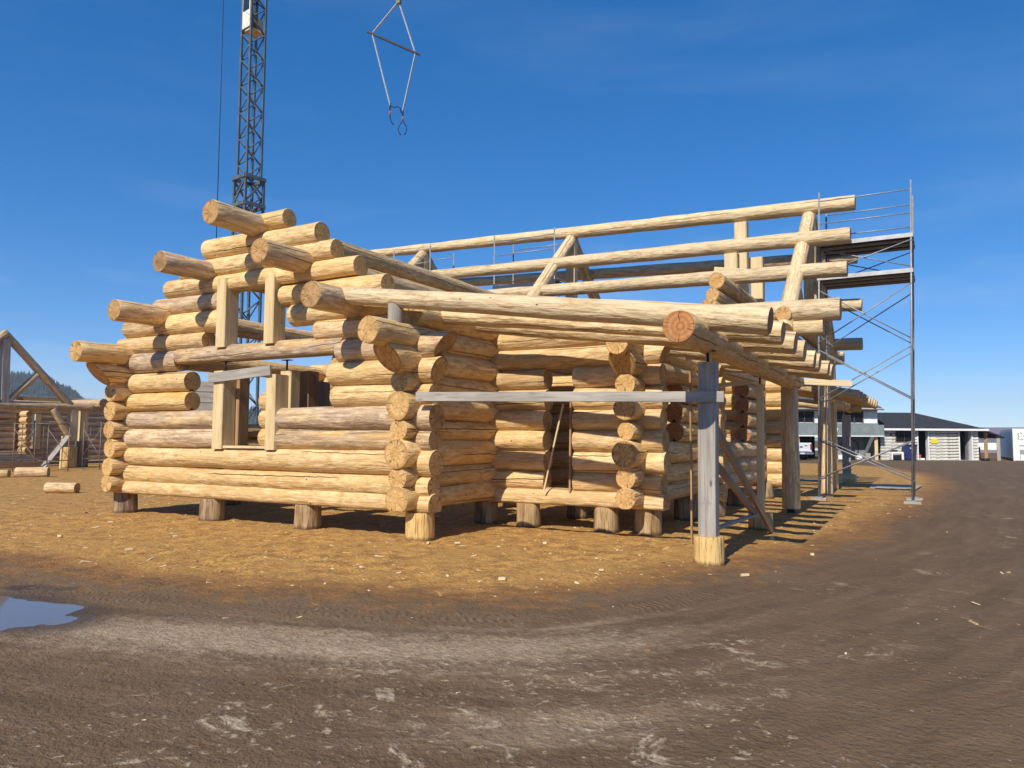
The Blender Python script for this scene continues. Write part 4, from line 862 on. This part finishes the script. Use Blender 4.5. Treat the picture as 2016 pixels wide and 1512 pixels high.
curve_tube('container_mark', [MK @ Vector((.7+.12*i, -.015, 1.98+.03*math.sin(i*2.1))) for i in range(12)], .018, M_BLACK, K, 6)

# plywood sheets on the ground by the scaffold
for i, (x, y, a) in enumerate(((6.0, 19.9, 4), (6.3, 19.6, -3))):
    o = tag(blk('plywood_sheet', -.62, .62, -1.2, 1.2, .0, .02, M_GREY, None, .0, Matrix.Translation((x, y, gz(x, y)+.01+.03*i)) @ Matrix.Rotation(R(a), 4, 'Z'), (0, 0, 0)), ['grey plywood sheet lying lowest on the ground past the scaffold', 'grey plywood sheet lying on top of another past the scaffold'][i], 'plywood')
# steel posts under the far porch
P = thing('shoring_post', 'dark grey timber post on a pale block under the far porch', 'post', None, (4.33, 22.9, 0))
beam('timber', (4.33, 22.9, .3), (4.36, 22.9, 2.62), .3, .28, M_GREY, P, col=(0, 0, 0)); blk('foot_block', 4.0, 4.66, 22.6, 23.2, -.03, .3, M_TAN, P, .01, None, (0, 0, 0)); jack((4.35, 22.9, 2.62), .2, P)
P = thing('shoring_post', 'rusty red steel prop on a pale block under the far porch', 'post', None, (3.95, 21.9, 0))
tube('prop_tube', (3.95, 21.9, .25), (3.95, 21.9, 2.75), .09, M_RUST, P, 12); blk('foot_block', 3.65, 4.25, 21.6, 22.2, -.03, .25, M_TAN, P, .01, None, (0, 0, 0))

# ---------------------------------------------------------------- wood chips and offcuts on the yard
def chips(name, n, area, smin, smax, mats, label, seed, cond):
    rg = np.random.RandomState(seed); V, F, MI = [], [], []; x0, x1, y0, y1 = area; k = 0
    xs, ys = rg.uniform(x0, x1, n*4), rg.uniform(y0, y1, n*4); dd = saw_dist(xs, ys); zz = ground_z(xs, ys)
    for x, y, d, z in zip(xs, ys, dd, zz):
        if k >= n: break
        if rg.rand() > cond(d, x, y): continue
        k += 1; s = smin+(smax-smin)*rg.rand()**3; l, w_, h = s*rg.uniform(1, 2.2)*(3 if rg.rand() < .15 else 1), s*rg.uniform(.5, 1.0), s*rg.uniform(.15, .5)
        a = rg.uniform(0, 6.28); tx, ty = rg.uniform(-.3, .3, 2); ca, sa = math.cos(a), math.sin(a); b = len(V)
        for dx, dy, dz in ((-1, -1, 0), (1, -1, 0), (1, 1, 0), (-1, 1, 0), (-.9, -.8, 1), (.95, -.9, 1), (.85, .9, 1), (-1, .8, 1)):
            u, v, q = dx*l/2, dy*w_/2, dz*h; V.append((x+u*ca-v*sa, y+u*sa+v*ca, z-.004+q+u*tx+v*ty))
        F += [(b, b+3, b+2, b+1), (b+4, b+5, b+6, b+7), (b, b+1, b+5, b+4), (b+1, b+2, b+6, b+5), (b+2, b+3, b+7, b+6), (b+3, b, b+4, b+7)]; MI += [rg.randint(len(mats))]*6
    o = obj(name, pymesh(name, V, F, MI), None, mats); return tag(o, label, 'wood chips', None, 'stuff')
CH = (mat_simple('pale_chip', (.66, .52, .32), .8, 0, .1, 20), mat_simple('tan_chip', (.52, .34, .14), .8, 0, .15, 20), mat_simple('brown_chip', (.26, .14, .06), .85, 0, .2, 20), mat_simple('grey_chip', (.42, .38, .33), .85, 0, .15, 20))
puddle_free = lambda x, y: 0. if (abs(x+.9) < 1.9 and abs(y+5.8) < 1.0) else 1.
chips('wood_chips', 9000, (-14, 10, -5.5, 13), .006, .034, CH[:3], 'pale wood chips scattered over the orange sawdust yard', 3, lambda d, x, y: (1. if d < -.3 else .06)*puddle_free(x, y))
chips('road_debris', 5000, (-3, 11, -9, 4), .003, .011, CH, 'small pale chips and flakes trodden into the dirt road', 5, lambda d, x, y: (1. if d > .3 else .0)*puddle_free(x, y))
# bigger offcuts that can be told apart
rg = random.Random(8); off = [(5.5, -.3), (3.9, -.9), (.6, .05), (1.0, .2), (2.2, .9), (-3.3, -1.6), (-4.8, -2.6), (-6.0, -1.0), (1.3, -2.3), (5.2, 3.4), (6.0, 1.9), (-2.6, -2.9), (3.1, -2.0)]
for i, (x, y) in enumerate(off):
    a = rg.uniform(0, 3); L = rg.uniform(.05, .1); z = gz(x, y)
    tag(beam('offcut', (x, y, z+.02), (x+L*math.cos(a), y+L*math.sin(a), z+.022), rg.uniform(.03, .055), rg.uniform(.02, .035), M_PALE, None, bev=.004, col=(0, 0, 0)), 'small pale wood offcut lying on the sawdust', 'offcut', 'wood offcuts on the sawdust')

# ---------------------------------------------------------------- hills and far land
def hill(name, pts, depth, m_, n=160, rough=.06, seed=0):
    V, F = [], []; pts = [(Vector((a, b, 0)), h) for a, b, h in pts]; rows = 14
    for i in range(n+1):
        t = i/n*(len(pts)-1); k = min(int(t), len(pts)-2); f = t-k; f2 = f*f*(3-2*f); p = pts[k][0].lerp(pts[k+1][0], f); h = pts[k][1]*(1-f2)+pts[k+1][1]*f2
        out = (p-Vector((7.7, -9.8, 0))).normalized()
        for j in range(rows+1):
            u = j/rows*2-1; q = p+out*u*depth; hh = h*max(0, 1-abs(u)**1.4)*(1+rough*4*noise.noise(Vector((q.x*.006, q.y*.006, seed)))) ; V.append((q.x, q.y, hh-1.0+h*rough*noise.noise(Vector((q.x*.03, q.y*.03, seed+9)))*(1-abs(u))))
    for i in range(n):
        for j in range(rows): a = i*(rows+1)+j; F.append((a, a+1, a+rows+2, a+rows+1))
    o = obj(name, pymesh(name, V, F, None, [True]*len(F)), None, (m_,)); tag(o, kind='structure'); return o, V, rows
g = G('forest_hill'); p = g.pos(); n1 = g.noise(p, .02, 6, .7); n2 = g.noise(p, .09, 5, .7)
c_ = g.mix(g.rng(n2, .35, .65), (.018, .028, .024), (.04, .055, .05)); c_ = g.mix(g.rng(g.math('ADD', n1, g.math('MULTIPLY', n2, .3)), .78, .84), c_, (.62, .64, .66)); M_HILL = g.done(c_, .95, 0, .1)
HP = [(-1100, -500, 90), (-1050, 150, 85), (-975, 440, 64), (-925, 495, 66), (-895, 512, 51), (-868, 530, 33), (-820, 560, 30), (-700, 640, 30), (-500, 760, 26)]
ho, HV, hr = hill('hill', HP, 260, M_HILL, 200, .05, 2)
# conifers on the hill: one wooded mass
rg = random.Random(4); V, F = [], []
for i in range(9000):
    a = rg.randrange(0, 200); j = rg.randrange(1, 9); q = Vector(HV[a*(hr+1)+j]).lerp(Vector(HV[(a+1)*(hr+1)+j+rg.choice((0, 1, -1))]), rg.random())
    if q.z < 3 or q.x > -600: continue
    h = rg.uniform(4.0, 10.5); r = h*.2; b = len(V)
    for lv in range(2):
        zb_ = q.z-1+h*.35*lv; rr_ = r*(1-.35*lv); c0 = len(V); V += [(q.x+rr_*math.cos(k*1.2566+i), q.y+rr_*math.sin(k*1.2566+i), zb_) for k in range(5)]; V.append((q.x, q.y, zb_+h*.65)); F += [(c0+k, c0+(k+1) % 5, c0+5) for k in range(5)]
forest = tag(obj('forest', pymesh('forest', V, F), None, (mat_simple('conifer_green', (.022, .035, .028), .9, 0, .4, .05),)), 'dark conifer forest covering the far hill', 'forest', None, 'stuff')
g = G('snowy_mountain'); p = g.pos(); c_ = g.mix(g.rng(g.noise(p, .01, 6, .7), .42, .58), (.12, .17, .24), (.75, .78, .82)); M_SNOW = g.done(c_, .9, 0, .1)
hill('snowy_mountains', [(-300, 1750, 8), (80, 1800, 19), (220, 1800, 30), (330, 1800, 25), (470, 1780, 32), (800, 1700, 18)], 180, M_SNOW, 140, .12, 5)
g = G('snowy_field'); c_ = g.mix(g.rng(g.noise(g.pos(), .03, 5, .6), .4, .6), (.2, .17, .13), (.72, .73, .74)); M_FIELD = g.done(c_, .9)
far = thing('far_barn', 'distant low barn with a purple-grey roof beyond the snowy field', 'barn', None, (24, 150, 0))
blk('barn_wall', 8, 38, 148, 156, 0, 2.2, M_WSID, far); o = obj('barn_roof', pymesh('barn_roof', [(7, 147, 2.1), (39, 147, 2.1), (39, 157, 2.1), (7, 157, 2.1), (7, 152, 4.0), (39, 152, 4.0)], [(0, 1, 5, 4), (2, 3, 4, 5), (1, 2, 5), (3, 0, 4), (0, 3, 2, 1)]), None, (mat_simple('purple_grey_roof', (.16, .15, .2), .7),)); par(o, far)
tag(obj('snow_field', pymesh('snow_field', [(-60, 105, .03), (90, 118, .03), (160, 147, .03), (-60, 147, .03)], [(0, 1, 2, 3)]), None, (M_FIELD,)), kind='structure')

# ---------------------------------------------------------------- haze
g = G('valley_haze'); g.t.nodes.remove(g.b); pv = g.n('VolumePrincipled'); pv.inputs['Color'].default_value = (.80, .90, 1, 1); pv.inputs['Density'].default_value = .00026; pv.inputs['Anisotropy'].default_value = 0
g.t.links.new(pv.outputs[0], g.o.inputs['Volume'])
tag(blk('haze', -2150, 2150, -2150, 2150, -3, 112, g.m, None, 0), 'pale blue haze over the valley', 'haze', None, 'stuff')
